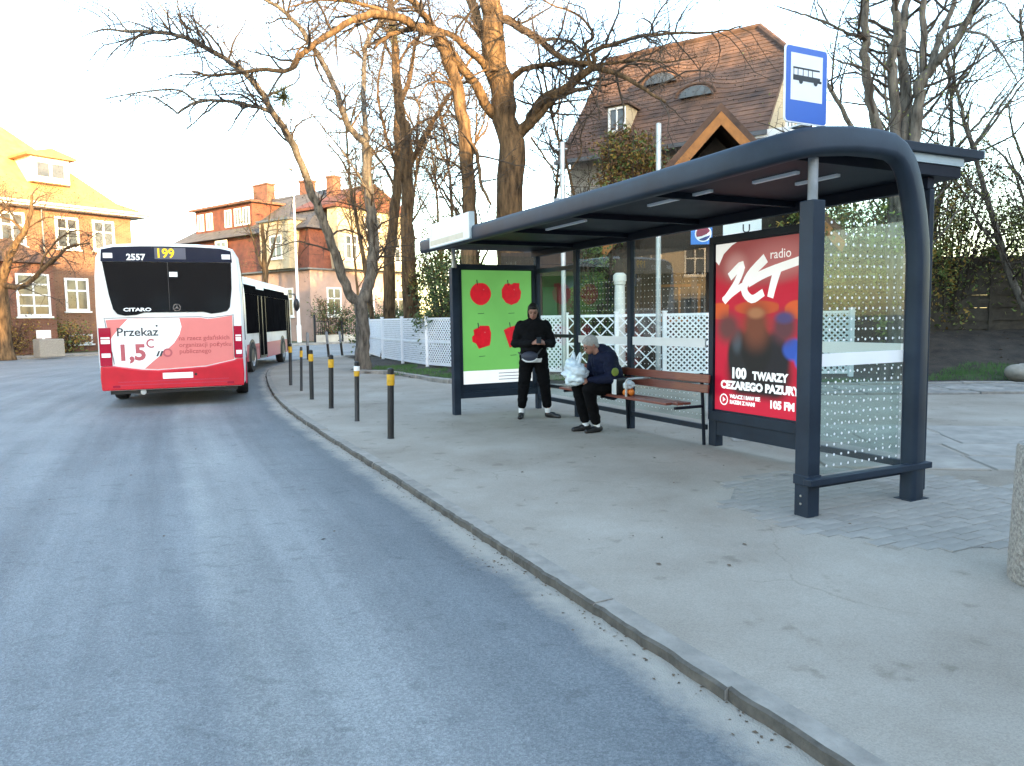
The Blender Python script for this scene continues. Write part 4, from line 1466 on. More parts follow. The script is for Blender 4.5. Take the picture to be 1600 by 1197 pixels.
for k, (x, y, tx) in enumerate([(-8.1, 29.3, .0), (-7.75, 31.2, 3.5), (-7.45, 32.4, 5.0), (-6.75, 33.7, .5)]):
    b = thing('bollard', fl[k], 'bollard', (x, y, 0), 0, 'grey bollards around the bend')
    MB().lathe([(.055, -.05), (.055, .55)], (0, 0, 0), 12, 'black_paint').build('post', b, smooth=True)
    MB().lathe([(.056, .55), (.056, 1.05), (.03, 1.09)], (0, 0, 0), 12, 'grey_post').build('sleeve', b, smooth=True)
    b.rotation_euler = (0, -R(tx), 0)

# ------------------------------------------------------------------ litter bin of washed concrete, right edge
bin_ = thing('litter_bin', 'round washed concrete litter bin at the right edge of the pavement', 'litter bin', (3.06, 3.92, 0))
MB().lathe([(.30, 0), (.305, .03), (.295, .40), (.285, .74), (.275, .765), (.235, .77), (.23, .70)], (0, 0, 0), 48, 'concrete').build('shell', bin_, smooth=True)
MB().lathe([(.222, .05), (.222, .74), (.226, .755), (.218, .755), (.215, .72), (.215, .2)], (0, 0, 0), 32, 'zinc').build('liner', bin_, smooth=True)

# ------------------------------------------------------------------ white lattice fence
FP = [(-6.0, 31), (-4.8, 27.5), (-3.7, 25), (-2.6, 22.7), (-1.2, 20.9), (0.2, 19.6), (1.4, 18.7), (2.6, 18.2), (3.7, 17.8), (5.0, 17.4), (6.4, 17.1), (7.8, 16.9)]
fence = thing('lattice_fence', 'white diagonal lattice fence with square posts behind the shelter', 'fence', (FP[0][0], FP[0][1], 0))
F0 = Vector((FP[0][0], FP[0][1], 0))
for x, y in FP:
    mb = MB()
    x -= F0.x; y -= F0.y
    mb.box(x - .05, x + .05, y - .05, y + .05, -.1, 1.60, 'fence_white')
    mb.box(x - .065, x + .065, y - .065, y + .065, 1.60, 1.63, 'fence_white')
    mb.build('post', fence, bevel=.006)
for i in range(len(FP) - 1):
    a, b = Vector((*FP[i], 0)) - F0, Vector((*FP[i + 1], 0)) - F0
    L = (b - a).length
    t = (b - a).normalized()
    nn = Vector((-t.y, t.x, 0))
    fr = lambda u, v, d, a=a, t=t, nn=nn: tuple(a + t * u + nn * d + Vector((0, 0, v)))
    rl = .06
    for z in (.12, .80, 1.50):
        mb = MB(); mb.prism([(rl, z), (L - rl, z), (L - rl, z + .065), (rl, z + .065)], fr, -.02, .02, 'fence_white'); mb.build('rail', fence)
    st, wd = (.13, .038) if i not in (6, 7) else (.34, .03)
    for z0_, z1_ in ((.185, .80), (.865, 1.50)):
        mb = MB()
        for sgn, d in ((1, .008), (-1, -.008)):
            c = -2.0
            while c < L + 2:
                # line u = c + sgn*(v - z0): clip to the panel
                pts = []
                h = z1_ - z0_
                ua, ub = c, c + sgn * h
                va, vb = z0_, z1_
                du = ub - ua
                t0, t1 = 0.0, 1.0
                for lo, hi in ((rl, L - rl),):
                    ta, tb = (lo - ua) / du, (hi - ua) / du
                    if ta > tb: ta, tb = tb, ta
                    t0, t1 = max(t0, ta), min(t1, tb)
                if t1 - t0 > .03:
                    p0 = fr(ua + du * t0, va + h * t0, d); p1 = fr(ua + du * t1, va + h * t1, d)
                    mb.bar(p0, p1, .008, wd, 'fence_white', up=nn.cross(Vector(p1) - Vector(p0)))
                c += st
        mb.build('lattice', fence)

# ------------------------------------------------------------------ poles
lamp = thing('lamp_post', 'slim white lamp post on the far side of the bend beside the bus', 'lamp post', (-15.2, 52.9, .03))
MB().lathe([(.16, 0), (.16, 1.2), (.11, 1.3), (.085, 6), (.06, 11.4)], (0, 0, 0), 16, 'white_plastic').build('pole', lamp, smooth=True)
MB().tube([(0, 0, 11.3), (.1, -.4, 11.75), (.25, -1.2, 11.9)], .04, 8, 'white_plastic').build('arm', lamp, smooth=True)
MB().ellipsoid((.3, -1.45, 11.88), (.13, .38, .08), 'grey_post').build('lamp_head', lamp, smooth=True)
def pole(x, y, h, r_, label):
    o = thing('metal_pole', label, 'pole', (x, y, 0), 0, 'steel poles behind the shelter')
    MB().lathe([(r_, 0), (r_, h), (r_ * .6, h + .02)], (0, 0, 0), 14, 'galvanised').build('tube', o, smooth=True)
    return o
p1 = pole(1.30, 18.15, 5.7, .06, 'thin galvanised pole with a crossarm, left of the tiled house behind the shelter')
MB().tube([(-.2, 0, 5.55), (.12, 0, 5.55)], .02, 8, 'galvanised').build('crossarm', p1)
MB().ellipsoid((-.12, 0, 4.3), (.1, .1, .1), 'grey_post').build('lamp', p1, smooth=True)
pole(3.50, 17.55, 5.95, .062, 'thick galvanised pole rising in front of the rust coloured shrub')

# ------------------------------------------------------------------ wooden fence and boulder on the right-hand bank
wf = thing('wooden_fence', 'weathered dark board fence on the bank at right', 'fence', (9.0, 20.3, .8))
for i in range(6):
    x0, y0 = i * 2.0, -i * .12
    mb = MB(); mb.box(x0 - .05, x0 + .05, y0 - .05, y0 + .05, -.5, 2.3, 'fence_wood'); mb.build('post', wf)
    if i < 5:
        mb = MB()
        rr = random.Random(i)
        for k in range(19):
            z = .05 + k * .115
            d = .02 * math.sin(k * 2.1 + i)
            mb.bar((x0 + .05, y0 + d, z), (x0 + 1.95, y0 - .12 + d + rr.uniform(-.01, .01), z + rr.uniform(-.01, .01)), .025, .122, 'fence_wood')
        mb.build('board_panel', wf)
bd = MB()
bd.ellipsoid((0, 0, .09), (.33, .26, .22), 'boulder', 20, 14)
o = bd.build('boulder', smooth=True)
for v in o.data.vertices:
    k = noise.noise(v.co * 2.2 + Vector((3, 1, 0))) * .10 + noise.noise(v.co * 5) * .035
    v.co += v.co.normalized() * k
o.location = (10.72, 15.35, .12)
tag(o, 'pale rounded boulder lying on the planted bed at the right edge', 'boulder')
# ------------------------------------------------------------------ houses
def window(h, axis, at, c, z0, w, hh, cols=2, rows=2, m='window_white', fw=.09, sill=True, deep=.10, name='window'):
    """axis 'f': wall y = at facing -y ; 'r': wall x = at facing +x ; 'l': wall x = at facing -x ; 'b': wall y = at facing +y"""
    fr = {'f': lambda u, v, d: (c + u, at - d, v), 'r': lambda u, v, d: (at + d, c + u, v), 'l': lambda u, v, d: (at - d, c + u, v), 'b': lambda u, v, d: (c + u, at + d, v)}[axis]
    mb = MB()
    a, b = -w / 2, w / 2
    z1 = z0 + hh
    for poly in ([(a, z0), (b, z0), (b, z0 + fw), (a, z0 + fw)], [(a, z1 - fw), (b, z1 - fw), (b, z1), (a, z1)],
                 [(a, z0 + fw), (a + fw, z0 + fw), (a + fw, z1 - fw), (a, z1 - fw)], [(b - fw, z0 + fw), (b, z0 + fw), (b, z1 - fw), (b - fw, z1 - fw)]):
        mb.prism(poly, fr, -.02, .05, m)
    bw = fw * .75
    for k in range(1, cols):
        u = a + w * k / cols
        mb.prism([(u - bw / 2, z0 + fw), (u + bw / 2, z0 + fw), (u + bw / 2, z1 - fw), (u - bw / 2, z1 - fw)], fr, -.02, .042, m)
    for k in range(1, rows):
        v = z0 + hh * (k / rows if rows > 2 else .62)
        mb.prism([(a + fw, v - bw / 2), (b - fw, v - bw / 2), (b - fw, v + bw / 2), (a + fw, v + bw / 2)], fr, -.02, .036, m)
    o = mb.build(name, h)
    MB().prism([(a + fw * .5, z0 + fw * .5), (b - fw * .5, z0 + fw * .5), (b - fw * .5, z1 - fw * .5), (a + fw * .5, z1 - fw * .5)], fr, -.015, .012, 'pane').build('pane', o)
    if sill:
        MB().prism([(a - .08, z0 - .09), (b + .08, z0 - .09), (b + .08, z0 - .003), (a - .08, z0 - .003)], fr, -.02, .13, m).build('sill', o)
    return o

def chimney(h, x, y, z0, z1, w=.7, d=.7, m='brick_red', parent=None):
    mb = MB()
    mb.box(x - w / 2, x + w / 2, y - d / 2, y + d / 2, z0, z1, m)
    mb.box(x - w / 2 - .06, x + w / 2 + .06, y - d / 2 - .06, y + d / 2 + .06, z1 + .002, z1 + .14, m)
    return mb.build('chimney', parent or h)

# ---- villa on the left, sunlit ochre brick with a flared hipped roof
vl = thing('villa', 'sunlit ochre brick villa with hipped roof and dormer at left behind the bus', 'house', (-22.6, 44.6, 0), math.atan2(.833, .553))
EV = 8.05
MB().box(-21, 0, 0, 11, -.3, EV, 'brick_ochre').build('wall', vl)
MB().box(-21.05, .05, -.05, 11.05, -.3, 1.2, 'brick_red').build('plinth', vl)
ov = .75
rf = MB()
ring = [[(-21 - ov, -ov, EV), (ov, -ov, EV), (ov, 11 + ov, EV), (-21 - ov, 11 + ov, EV)],
        [(-21 + .5, .5, EV + .62), (-.5, .5, EV + .62), (-.5, 10.5, EV + .62), (-20.5, 10.5, EV + .62)],
        [(-16.0, 5.5, EV + 5.6), (-5.2, 5.5, EV + 5.6), (-5.2, 5.5, EV + 5.6), (-16.0, 5.5, EV + 5.6)]]
vv = [p for r_ in ring for p in r_]
ff = [(k, (k + 1) % 4, 4 + (k + 1) % 4, 4 + k) for k in range(4)]
ff += [(4, 5, 9, 8), (5, 6, 9), (6, 7, 8, 9), (7, 4, 8)]
rf.add(vv, ff, 'tile_ochre')
roofv = rf.build('roof', vl)
mb = MB(); mb.box(-21 - ov, ov, -ov, 11 + ov, EV - .22, EV - .004, 'eave_white'); mb.build('eave', vl)
mb = MB(); mb.tube([(-21 - ov, -ov - .08, EV - .05), (ov + .05, -ov - .08, EV - .05)], .08, 8, 'eave_white'); mb.build('gutter', vl)
# dormer
dm = MB(); dm.box(-4.95, -2.95, .75, 4.0, EV + 1.35, EV + 2.75, 'eave_white')
dmo = dm.build('dormer', vl)
mb = MB(); mb.prism([(-5.25, EV + 2.70), (-2.65, EV + 2.70), (-2.65, EV + 2.82), (-3.95, EV + 3.2), (-5.25, EV + 2.82)], lambda u, v, d: (u, d, v), .45, 5.2, 'tile_ochre'); mb.build('dormer_roof', dmo)
window(vl, 'f', .75, -3.95, EV + 1.45, 1.8, 1.15, 2, 1, fw=.2, sill=False)
for x in (-1.65, -3.65, -6.4):
    window(vl, 'f', 0, x, 5.75, 1.25, 1.75, 2, 2, fw=.13)
window(vl, 'f', 0, -3.35, 2.3, 1.3, 1.85, 2, 2, fw=.13)
window(vl, 'f', 0, -1.5, 2.3, 1.2, 1.85, 2, 2, fw=.13)
window(vl, 'f', 0, -3.3, .45, 1.3, .55, 2, 1, fw=.1)
for x in (-11.5, -14, -17):
    window(vl, 'f', 0, x, 5.75, 1.25, 1.75, 2, 2, fw=.13)
# bay with its own little hipped roof
bay = MB(); bay.box(-11.6, -5.3, -1.7, -.003, -.3, 4.75, 'brick_red'); bayo = bay.build('bay', vl)
mb = MB()
mb.add([(-11.9, -2.05, 4.75), (-5.0, -2.05, 4.75), (-5.0, -.003, 4.75), (-11.9, -.003, 4.75), (-10.4, -.003, 6.1), (-6.6, -.003, 6.1)],
       [(0, 1, 5, 4), (1, 2, 5), (3, 0, 4), (2, 3, 4, 5), (0, 3, 2, 1)], 'tile_brown')
mb.build('bay_roof', bayo)
for x in (-6.35, -8.4, -10.5):
    window(vl, 'f', -1.7, x, 2.0, 1.6, 2.2, 2, 4, fw=.11)
mb = MB(); mb.tube([(-4.95, -.1, 0), (-4.95, -.1, EV - .2)], .06, 8, 'zinc'); mb.build('downpipe', vl)
chimney(vl, -9, 6.2, EV + 4, EV + 7, 1.2, .9)

# ---- red brick and pink rendered house beyond the bend
mh = thing('mansard_house', 'house with pink ground floor, red tile-hung upper floor and dormer band beyond the bend', 'house', (-14.9, 55.2, 0), math.atan2(-.6, .8))
MB().box(-18.5, 0, 0, 11, -.3, 5.5, 'render_pink').build('wall', mh)
up_ = MB()
vv = [(-18.6, -.12, 5.5), (.12, -.12, 5.5), (.12, 11.1, 5.5), (-18.6, 11.1, 5.5), (-18.45, .25, 8.5), (-.25, .25, 8.5), (-.25, 10.8, 8.5), (-18.45, 10.8, 8.5)]
up_.add(vv, [(0, 1, 5, 4), (1, 2, 6, 5), (2, 3, 7, 6), (3, 0, 4, 7), (4, 5, 6, 7), (3, 2, 1, 0)], 'tile_red')
up_.build('upper_wall', mh)
mb = MB(); mb.box(-18.75, .3, -.35, 11.2, 5.38, 5.498, 'zinc'); mb.build('gutter', mh)
rf = MB()
vv = [(-19.1, -.4, 8.45), (.3, -.4, 8.45), (.3, 11.4, 8.45), (-19.1, 11.4, 8.45), (-14, 5.4, 12.4), (-3.5, 5.4, 12.4)]
rf.add(vv, [(0, 1, 5, 4), (1, 2, 5), (2, 3, 4, 5), (3, 0, 4), (3, 2, 1, 0)], 'tile_grey')
mroof = rf.build('roof', mh)
db = MB(); db.box(-16.6, -8.2, .9, 4.8, 9.0, 11.25, 'tile_red'); dbo = db.build('dormer_band', mh)
MB().box(-17.0, -7.8, .5, 5.4, 11.25, 11.42, 'brick_red').build('dormer_roof', dbo)
for x in (-15.8, -14.4, -11.6, -10.2, -9.0):
    window(mh, 'f', .9, x, 9.5, .95, 1.45, 2, 1, sill=False, fw=.12)
window(mh, 'f', -.05, -11.3, 5.85, 1.7, 2.5, 2, 3, fw=.2)
cd_ = MB(); cd_.box(-4.9, -1.3, -.75, 3, 5.52, 9.1, 'render_cream'); cdo = cd_.build('cream_dormer', mh)
MB().box(-5.1, -1.1, -.95, 3.2, 9.1, 9.25, 'zinc').build('dormer_roof', cdo)
window(mh, 'f', -.75, -2.9, 6.3, 1.5, 1.75, 2, 2, fw=.12)
for x in (-2.7, -8.0, -12.5, -16):
    window(mh, 'f', 0, x, 1.9, 1.35, 2.2, 2, 2, fw=.13)
gx = MB(); gx.box(-.2, .9, 2.0, 9.2, 5.52, 10.2, 'render_cream'); gxo = gx.build('cream_gable', mh)
MB().prism([(1.7, 10.1), (9.5, 10.1), (9.5, 10.3), (5.6, 12.2), (1.7, 10.3)], lambda u, v, d: (d, u, v), -4.0, 1.2, 'tile_red').build('gable_roof', gxo)
for y in (3.3, 5.6, 7.9):
    window(mh, 'r', .9, y, 6.2, 1.3, 1.9, 2, 2, fw=.13)
window(mh, 'r', .9, 5.6, 8.6, 1.8, 1.2, 2, 1, fw=.13)
for y in (2.2, 5.6, 9):
    window(mh, 'r', 0, y, 1.9, 1.4, 2.2, 2, 2, fw=.13)
for x, y, z, w in ((-12.6, 5.2, 13.6, 2.1), (-7.0, 5.6, 13.3, 1.2), (-2.2, 4.4, 12.9, .8)):
    chimney(mh, x, y, 10.6, z, w, .8, parent=mroof)
mb = MB(); mb.tube([(-5.6, -.12, 0), (-5.6, -.12, 5.4)], .06, 8, 'zinc'); mb.build('downpipe', mh)
# garden fence in front of it, dark
gf = thing('garden_fence', 'dark low garden fence with posts on the far side of the bend', 'fence', (-14.0, 52.6, 0), R(31))
MB().box(0, 16, -.06, .06, 0, .55, 'render_grey').build('plinth', gf)
for k in range(9):
    MB().box(k * 2 - .06, k * 2 + .06, -.08, .08, .0, 2.0, 'steel_dark').build('post', gf)
mb = MB()
for k in range(8):
    for j in range(12):
        x = k * 2 + .1 + j * .15
        mb.box(x, x + .025, -.012, .012, .56, 1.75, 'steel_dark')
    mb.box(k * 2 + .061, k * 2 + 1.939, -.02, .02, 1.5, 1.54, 'steel_dark')
    mb.box(k * 2 + .061, k * 2 + 1.939, -.02, .02, .70, .74, 'steel_dark')
mb.build('railings', gf)

# ---- tall tiled house behind the shelter, steep roof with eyebrow dormers and a half hip
th = thing('tiled_house', 'house with steep brown tiled roof and eyebrow dormers behind the shelter', 'house', (7.2, 21.0, 0), math.atan2(-.549, .836))
# local x along the eave towards the right (0 = right front corner, negative = left), y into the house
E0, RZ, HD, LW = 6.85, 10.6, 3.2, 6.55
MB().box(-LW + .15, -.15, .35, 2 * HD - .35, -.3, E0, 'render_grey').build('wall', th)
gb = MB()
gb.prism([(.35, E0 + .002), (2 * HD - .35, E0 + .002), (HD + 1.25, RZ - 1.55), (HD - 1.25, RZ - 1.55)], lambda u, v, d: (d, u, v), -.33, -.15, 'render_cream')
gb.build('gable', th)
gb = MB()
gb.prism([(.35, E0 + .002), (2 * HD - .35, E0 + .002), (HD, RZ - .35)], lambda u, v, d: (d, u, v), -LW + .15, -LW + .33, 'render_grey')
gb.build('gable', th)
troof = MB()
hz = RZ - 1.35                      # where the half hip starts
hy = HD * (hz - E0) / (RZ - E0)
hx = -1.1
th_ = .10
def slope_y(z):
    return HD * (z - E0) / (RZ - E0)
fr_poly = [(-LW, -.25), (.05, -.25), (.12, hy), (hx, HD), (-LW + .1, HD)]
def rz(y):
    return E0 + (RZ - E0) * y / HD
vv = [(x, y, rz(y)) for x, y in fr_poly] + [(x, 2 * HD - y, rz(y)) for x, y in fr_poly]
vv += [(x, y + .06, rz(y) - th_) for x, y in fr_poly] + [(x, 2 * HD - y - .06, rz(y) - th_) for x, y in fr_poly]
ff = [(0, 1, 2, 3, 4), (9, 8, 7, 6, 5), (2, 7, 3), (10, 14, 13, 12, 11), (15, 16, 17, 18, 19), (0, 10, 11, 1), (1, 11, 12, 2), (4, 14, 10, 0), (5, 6, 16, 15), (6, 7, 17, 16), (9, 5, 15, 19), (12, 13, 17)]
troof.add(vv, ff, 'tile_brown')
tro = troof.build('roof', th)
# courses of tiles on the street slope, each a row of its own lying on the one below
slope_len = math.hypot(HD + .25, RZ - rz(-.25))
ny, nz = -(RZ - E0), HD
nl = math.hypot(ny, nz); ny, nz = ny / nl, nz / nl
tr = random.Random(2)
brows = [(-3.75, 1.85), (-2.35, 1.15)]
NC = 26
for k in range(NC):
    y0 = -.25 + (HD + .25) * k / NC
    y1 = -.25 + (HD + .25) * (k + 1.35) / NC
    y1 = min(y1, HD)
    xl = -LW + .1 * max(0, y0) / HD
    xr = .05 + .07 * min(1, max(0, y0) / hy) if y0 < hy else .12 + (hx - .12) * (y0 - hy) / (HD - hy)
    mb = MB()
    x = xl - (k % 2) * .085
    vv, ff = [], []
    while x < xr - .02:
        a, b = max(x, xl), min(x + .168, xr)
        if b - a > .03:
            lift = tr.uniform(.022, .036)
            def bulge(xx, yy):
                z = 0
                for bx, by in brows:
                    e = ((xx - bx) / .75) ** 2 + ((yy - by - .18) / .40) ** 2
                    z += .30 * math.exp(-e * 1.6)
                return z
            o = len(vv)
            for xx, yy, l_ in ((a, y0, lift), (b, y0, lift), (b, y1, .006), (a, y1, .006), (a, y0, .002), (b, y0, .002)):
                l2 = l_ + bulge(xx, yy)
                vv.append((xx, yy + ny * l2, rz(yy) + nz * l2))
            ff += [(o, o + 1, o + 2, o + 3), (o + 4, o + 5, o + 1, o)]
        x += .17
    mb.add(vv, ff, 'tile_brown')
    mb.build('tile_course', tro, fix=False)
for bx, by in brows:
    e = MB()
    pts = [(bx + .50 * math.cos(R(a)), rz(by - .05) + .30 * math.sin(R(a))) for a in range(0, 181, 15)]
    e.prism(pts, lambda u, v, d, by=by: (u, by - d, v), -.1, .34, 'pane')
    eo = e.build('eyebrow_window', th)
    arc_ = [(bx + .62 * math.cos(R(a)), by - .33, rz(by - .05) + .34 * math.sin(R(a)) + .02) for a in range(0, 181, 12)]
    MB().tube(arc_, .05, 6, 'tile_brown').build('brow', eo)
dd = MB(); dd.box(-4.95, -4.3, .16, 1.6, E0 + .38, E0 + 1.22, 'render_cream'); ddo = dd.build('dormer', th)
MB().box(-5.05, -4.2, .03, 1.7, E0 + 1.222, E0 + 1.29, 'tile_brown').build('dormer_roof', ddo)
window(th, 'f', .16, -4.62, E0 + .43, .58, .74, 2, 1, sill=False, fw=.06)
mb = MB(); mb.box(-LW - .05, .1, -.42, -.262, rz(-.25) - .14, rz(-.25) - .02, 'zinc'); mb.build('gutter', th)
cn = MB(); cn.box(-.30, .55, -.25, .5, E0 - .9, E0 - .5, 'window_white'); cn.box(-.3, .7, -.35, .6, E0 - .498, E0 - .3, 'window_white'); cn.build('cornice', th)
rt = MB(); rt.tube([(-LW + .1, HD, RZ + .03), (hx, HD, RZ + .03)], .10, 8, 'tile_brown'); rt.tube([(hx, HD, RZ + .03), (.12, hy, hz + .05)], .10, 8, 'tile_brown'); rt.build('ridge_tiles', th)
for x in (-1.4, -3.4, -5.2):
    window(th, 'f', .35, x, 3.9, 1.0, 1.5, 2, 2)
window(th, 'r', -.15, HD, 7.2, 1.0, 1.2, 2, 1)
window(th, 'r', -.15, HD, 3.9, 1.2, 1.6, 2, 2)

# ---- timber garden pavilion with an open gable behind the lattice fence
pavn = thing('pavilion', 'timber garden pavilion with steep gable and white columns behind the lattice fence', 'pavilion', (5.35, 19.2, 0), R(-8))
GA, GE, GW = 6.55, 3.35, 2.85
for sd in (-1, 1):
    mb = MB()
    mb.prism([(sd * GW * 1.03, GE - .10), (sd * GW * 1.08, GE + .06), (0, GA + .2), (0, GA)], lambda u, v, d: (u, d, v), -.45, 5.4, 'tile_brown'); mb.build('roof', pavn)
    mb = MB()
    mb.prism([(sd * GW * 1.02, GE - .35), (sd * GW * 1.05, GE - .105), (0, GA - .02), (0, GA - .34)], lambda u, v, d: (u, d, v), -.50, -.43, 'wood_sun_orange'); mb.build('bargeboard', pavn)  # sunlit look of the boards is put into their colour
mb = MB(); mb.prism([(-GW * .93, GE - .1), (GW * .93, GE - .1), (0, GA - .4)], lambda u, v, d: (u, d, v), .5, .6, 'wood_dark'); mb.build('gable_wall', pavn)
mb = MB(); mb.box(-5.6, GW * 1.0, -.3, -.1, GE - .75, GE - .12, 'wood_dark'); mb.build('fascia', pavn)
mb = MB(); mb.add([(-5.7, -.5, GE - .55), (-2.7, -.5, GE - .55), (-2.7, 4.5, GE + .5), (-5.7, 4.5, GE + .5), (-5.7, -.5, GE - .48), (-2.7, -.5, GE - .48), (-2.7, 4.5, GE + .58), (-5.7, 4.5, GE + .58)],
       [(0, 1, 2, 3), (4, 5, 6, 7), (0, 1, 5, 4), (1, 2, 6, 5), (2, 3, 7, 6), (3, 0, 4, 7)], 'wood_dark'); mb.build('canopy', pavn)
mb = MB(); mb.box(-5.5, 4.6, 4.4, 4.55, -.1, GE - .1, 'wood_dark'); mb.build('back_wall', pavn)
for x0, x1, m in ((-5.4, -4.2, 'tarp_green'), (-4.15, -3.2, 'tarp_maroon'), (-3.15, -2.5, 'tarp_green')):
    MB().box(x0, x1, .55, .60, .1, 2.35, m).build('wall_panel', pavn)
MB().box(-4.0, -2.0, .5, .62, 2.3, 2.95, 'tarp_blue').build('awning', pavn)
for k in range(26):                                       # boarded front, plank by plank
    x = -2.35 + k * .255
    MB().box(x + .004, x + .25, .66 + (.012 if k % 2 else 0), .70 + (.012 if k % 2 else 0), -.1, GE - .15, 'wood_dark').build('plank', pavn)
for x in (-.9, 1.9):
    window(pavn, 'f', .655, x, 1.35, 1.1, 1.0, 2, 1, m='wood_sun_orange', sill=False, fw=.07)
for x in (-2.50, 1.2, 4.3):
    c = MB().lathe([(.17, 0), (.17, .12), (.14, .16), (.135, 2.0), (.125, GE - 1.05), (.15, GE - 1.02), (.15, GE - .95)], (x, -.75, 0), 24, 'column_white').build('column', pavn, smooth=True)
    MB().lathe([(.17, GE - .949), (.17, GE - .80), (.10, GE - .74)], (x, -.75, 0), 24, 'column_white').build('capital', c, smooth=True)
for x in (-4.6, -.6, 2.6):
    MB().box(x - .07, x + .07, -.2, -.06, 0, GE - .12, 'wood_dark').build('timber_post', pavn)
# drinks sign and white board on the fascia
sg = thing('drinks_sign', 'square blue sign with red white and blue globe under the pavilion gable', 'sign', pavn.matrix_basis @ Vector((-.43, -.62, GE - .05)), R(-8))
frD = lambda u, v, d: (u, -d, v)
MB().prism([(-.30, -.02), (.22, -.02), (.22, .50), (-.30, .50)], frD, -.03, 0, 'logo_blue').build('panel', sg)
mb = MB()
cx_, cz_ = .0, .24
def disc(r_, d, m, a0_=0, a1_=360, extra=()):
    pts = [(cx_ + r_ * math.cos(R(a0_ + (a1_ - a0_) * k / 24)), cz_ + r_ * math.sin(R(a0_ + (a1_ - a0_) * k / 24))) for k in range(24)]
    pts += list(extra)
    mb.add([frD(u, v, d) for u, v in pts], [tuple(range(len(pts)))], m)
disc(.205, .002, 'white_plastic')
disc(.175, .004, 'logo_red', 20, 215, ((cx_ - .03, cz_ - .06), (cx_ + .09, cz_ - .01)))
disc(.175, .004, 'logo_blue_dark', 232, 352, ((cx_ + .06, cz_ - .075),))
mb.build('globe_logo', sg, fix=False)
MB().box(-.02, .02, .031, .30, .0, .06, 'steel_dark').build('bracket', sg)
wb_ = thing('menu_board', 'plain white board above the red poster under the pavilion gable', 'sign', pavn.matrix_basis @ Vector((.35, -.62, GE - .1)), R(-8))
MB().box(-.30, .62, -.02, .02, 0, .62, 'white_plastic').build('board', wb_)
mb = MB(); mb.text('U', .3, lambda a, b, d: (a + .15, -d, b + .28), .022, 'ink', .002); mb.build('lettering', wb_, fix=False)
MB().box(-.02, .02, .021, .30, .0, .06, 'steel_dark').build('bracket', wb_)

# ---- houses on the near side of the street, behind the photographer (unseen, heights shaped to shade the stop)
def street_house(x0, x1, y1, depth, eave, ridge, m, roof_m, label, cols):
    h = thing('terraced_house', label, 'house', ((x0 + x1) / 2, y1, 0), 0, 'houses behind the photographer')
    w = (x1 - x0) / 2
    MB().box(-w, w, -depth, 0, -.3, eave, m).build('wall', h)
    MB().prism([(-depth - .5, eave), (.5, eave), (-depth / 2, ridge)], lambda u, v, d: (d, u, v), -w - .3, w + .3, roof_m).build('roof', h)
    for k in range(cols):
        x = -w + (k + .5) * 2 * w / cols
        z = 1.2
        while z + 2 < eave:
            window(h, 'b', 0, x, z, 1.2, 1.7, 2, 2)
            z += 3.1
    return h
street_house(-9, 8.6, -14, 8, 6.2, 9.3, 'brick_red', 'tile_red', 'unseen low red brick house across the street behind the photographer, shaped for its shade', 6)
street_house(8.9, 13.6, -14, 8, 11.6, 14.4, 'render_grey', 'tile_red', 'unseen narrow grey house added behind the photographer to shade the villa', 2)  # added only to cast shade on the lower right of the villa
street_house(22, 36, 12, 14, 7.5, 11.0, 'brick_red', 'tile_grey', 'brick house out of view to the right of the stop', 5)
street_house(13.9, 24, -14, 10, 8.6, 11.8, 'render_cream', 'tile_red', 'unseen cream two storey house behind the photographer, shaped for its shade', 4)
street_house(24.3, 56, -14, 10, 12.8, 16.1, 'brick_red', 'tile_grey', 'unseen tall brick tenement behind the photographer, shaped for its shade', 8)
street_house(-42, -22, 3, 9, 6.4, 10.5, 'render_cream', 'tile_red', 'cream house with red roof on the left side of the street', 5)

# ---- yellow house further back along the left side of the street (seen only as a reflection in the shelter glass)
yh = thing('yellow_house', 'yellow house with red roof along the left side of the street', 'house', (-28.0, 26.0, 0), math.atan2(.833, .553))
MB().box(-11, 0, 0, 9, -.3, 6.0, 'render_cream').build('wall', yh)
MB().prism([(-.6, 5.9), (9.6, 5.9), (4.5, 10.6)], lambda u, v, d: (d, u, v), -11.4, .4, 'tile_red').build('roof', yh)
for x in (-9.3, -6.6, -4.0, -1.5):
    for z in (1.0, 3.8):
        window(yh, 'f', 0, x, z, 1.2, 1.6, 2, 2)
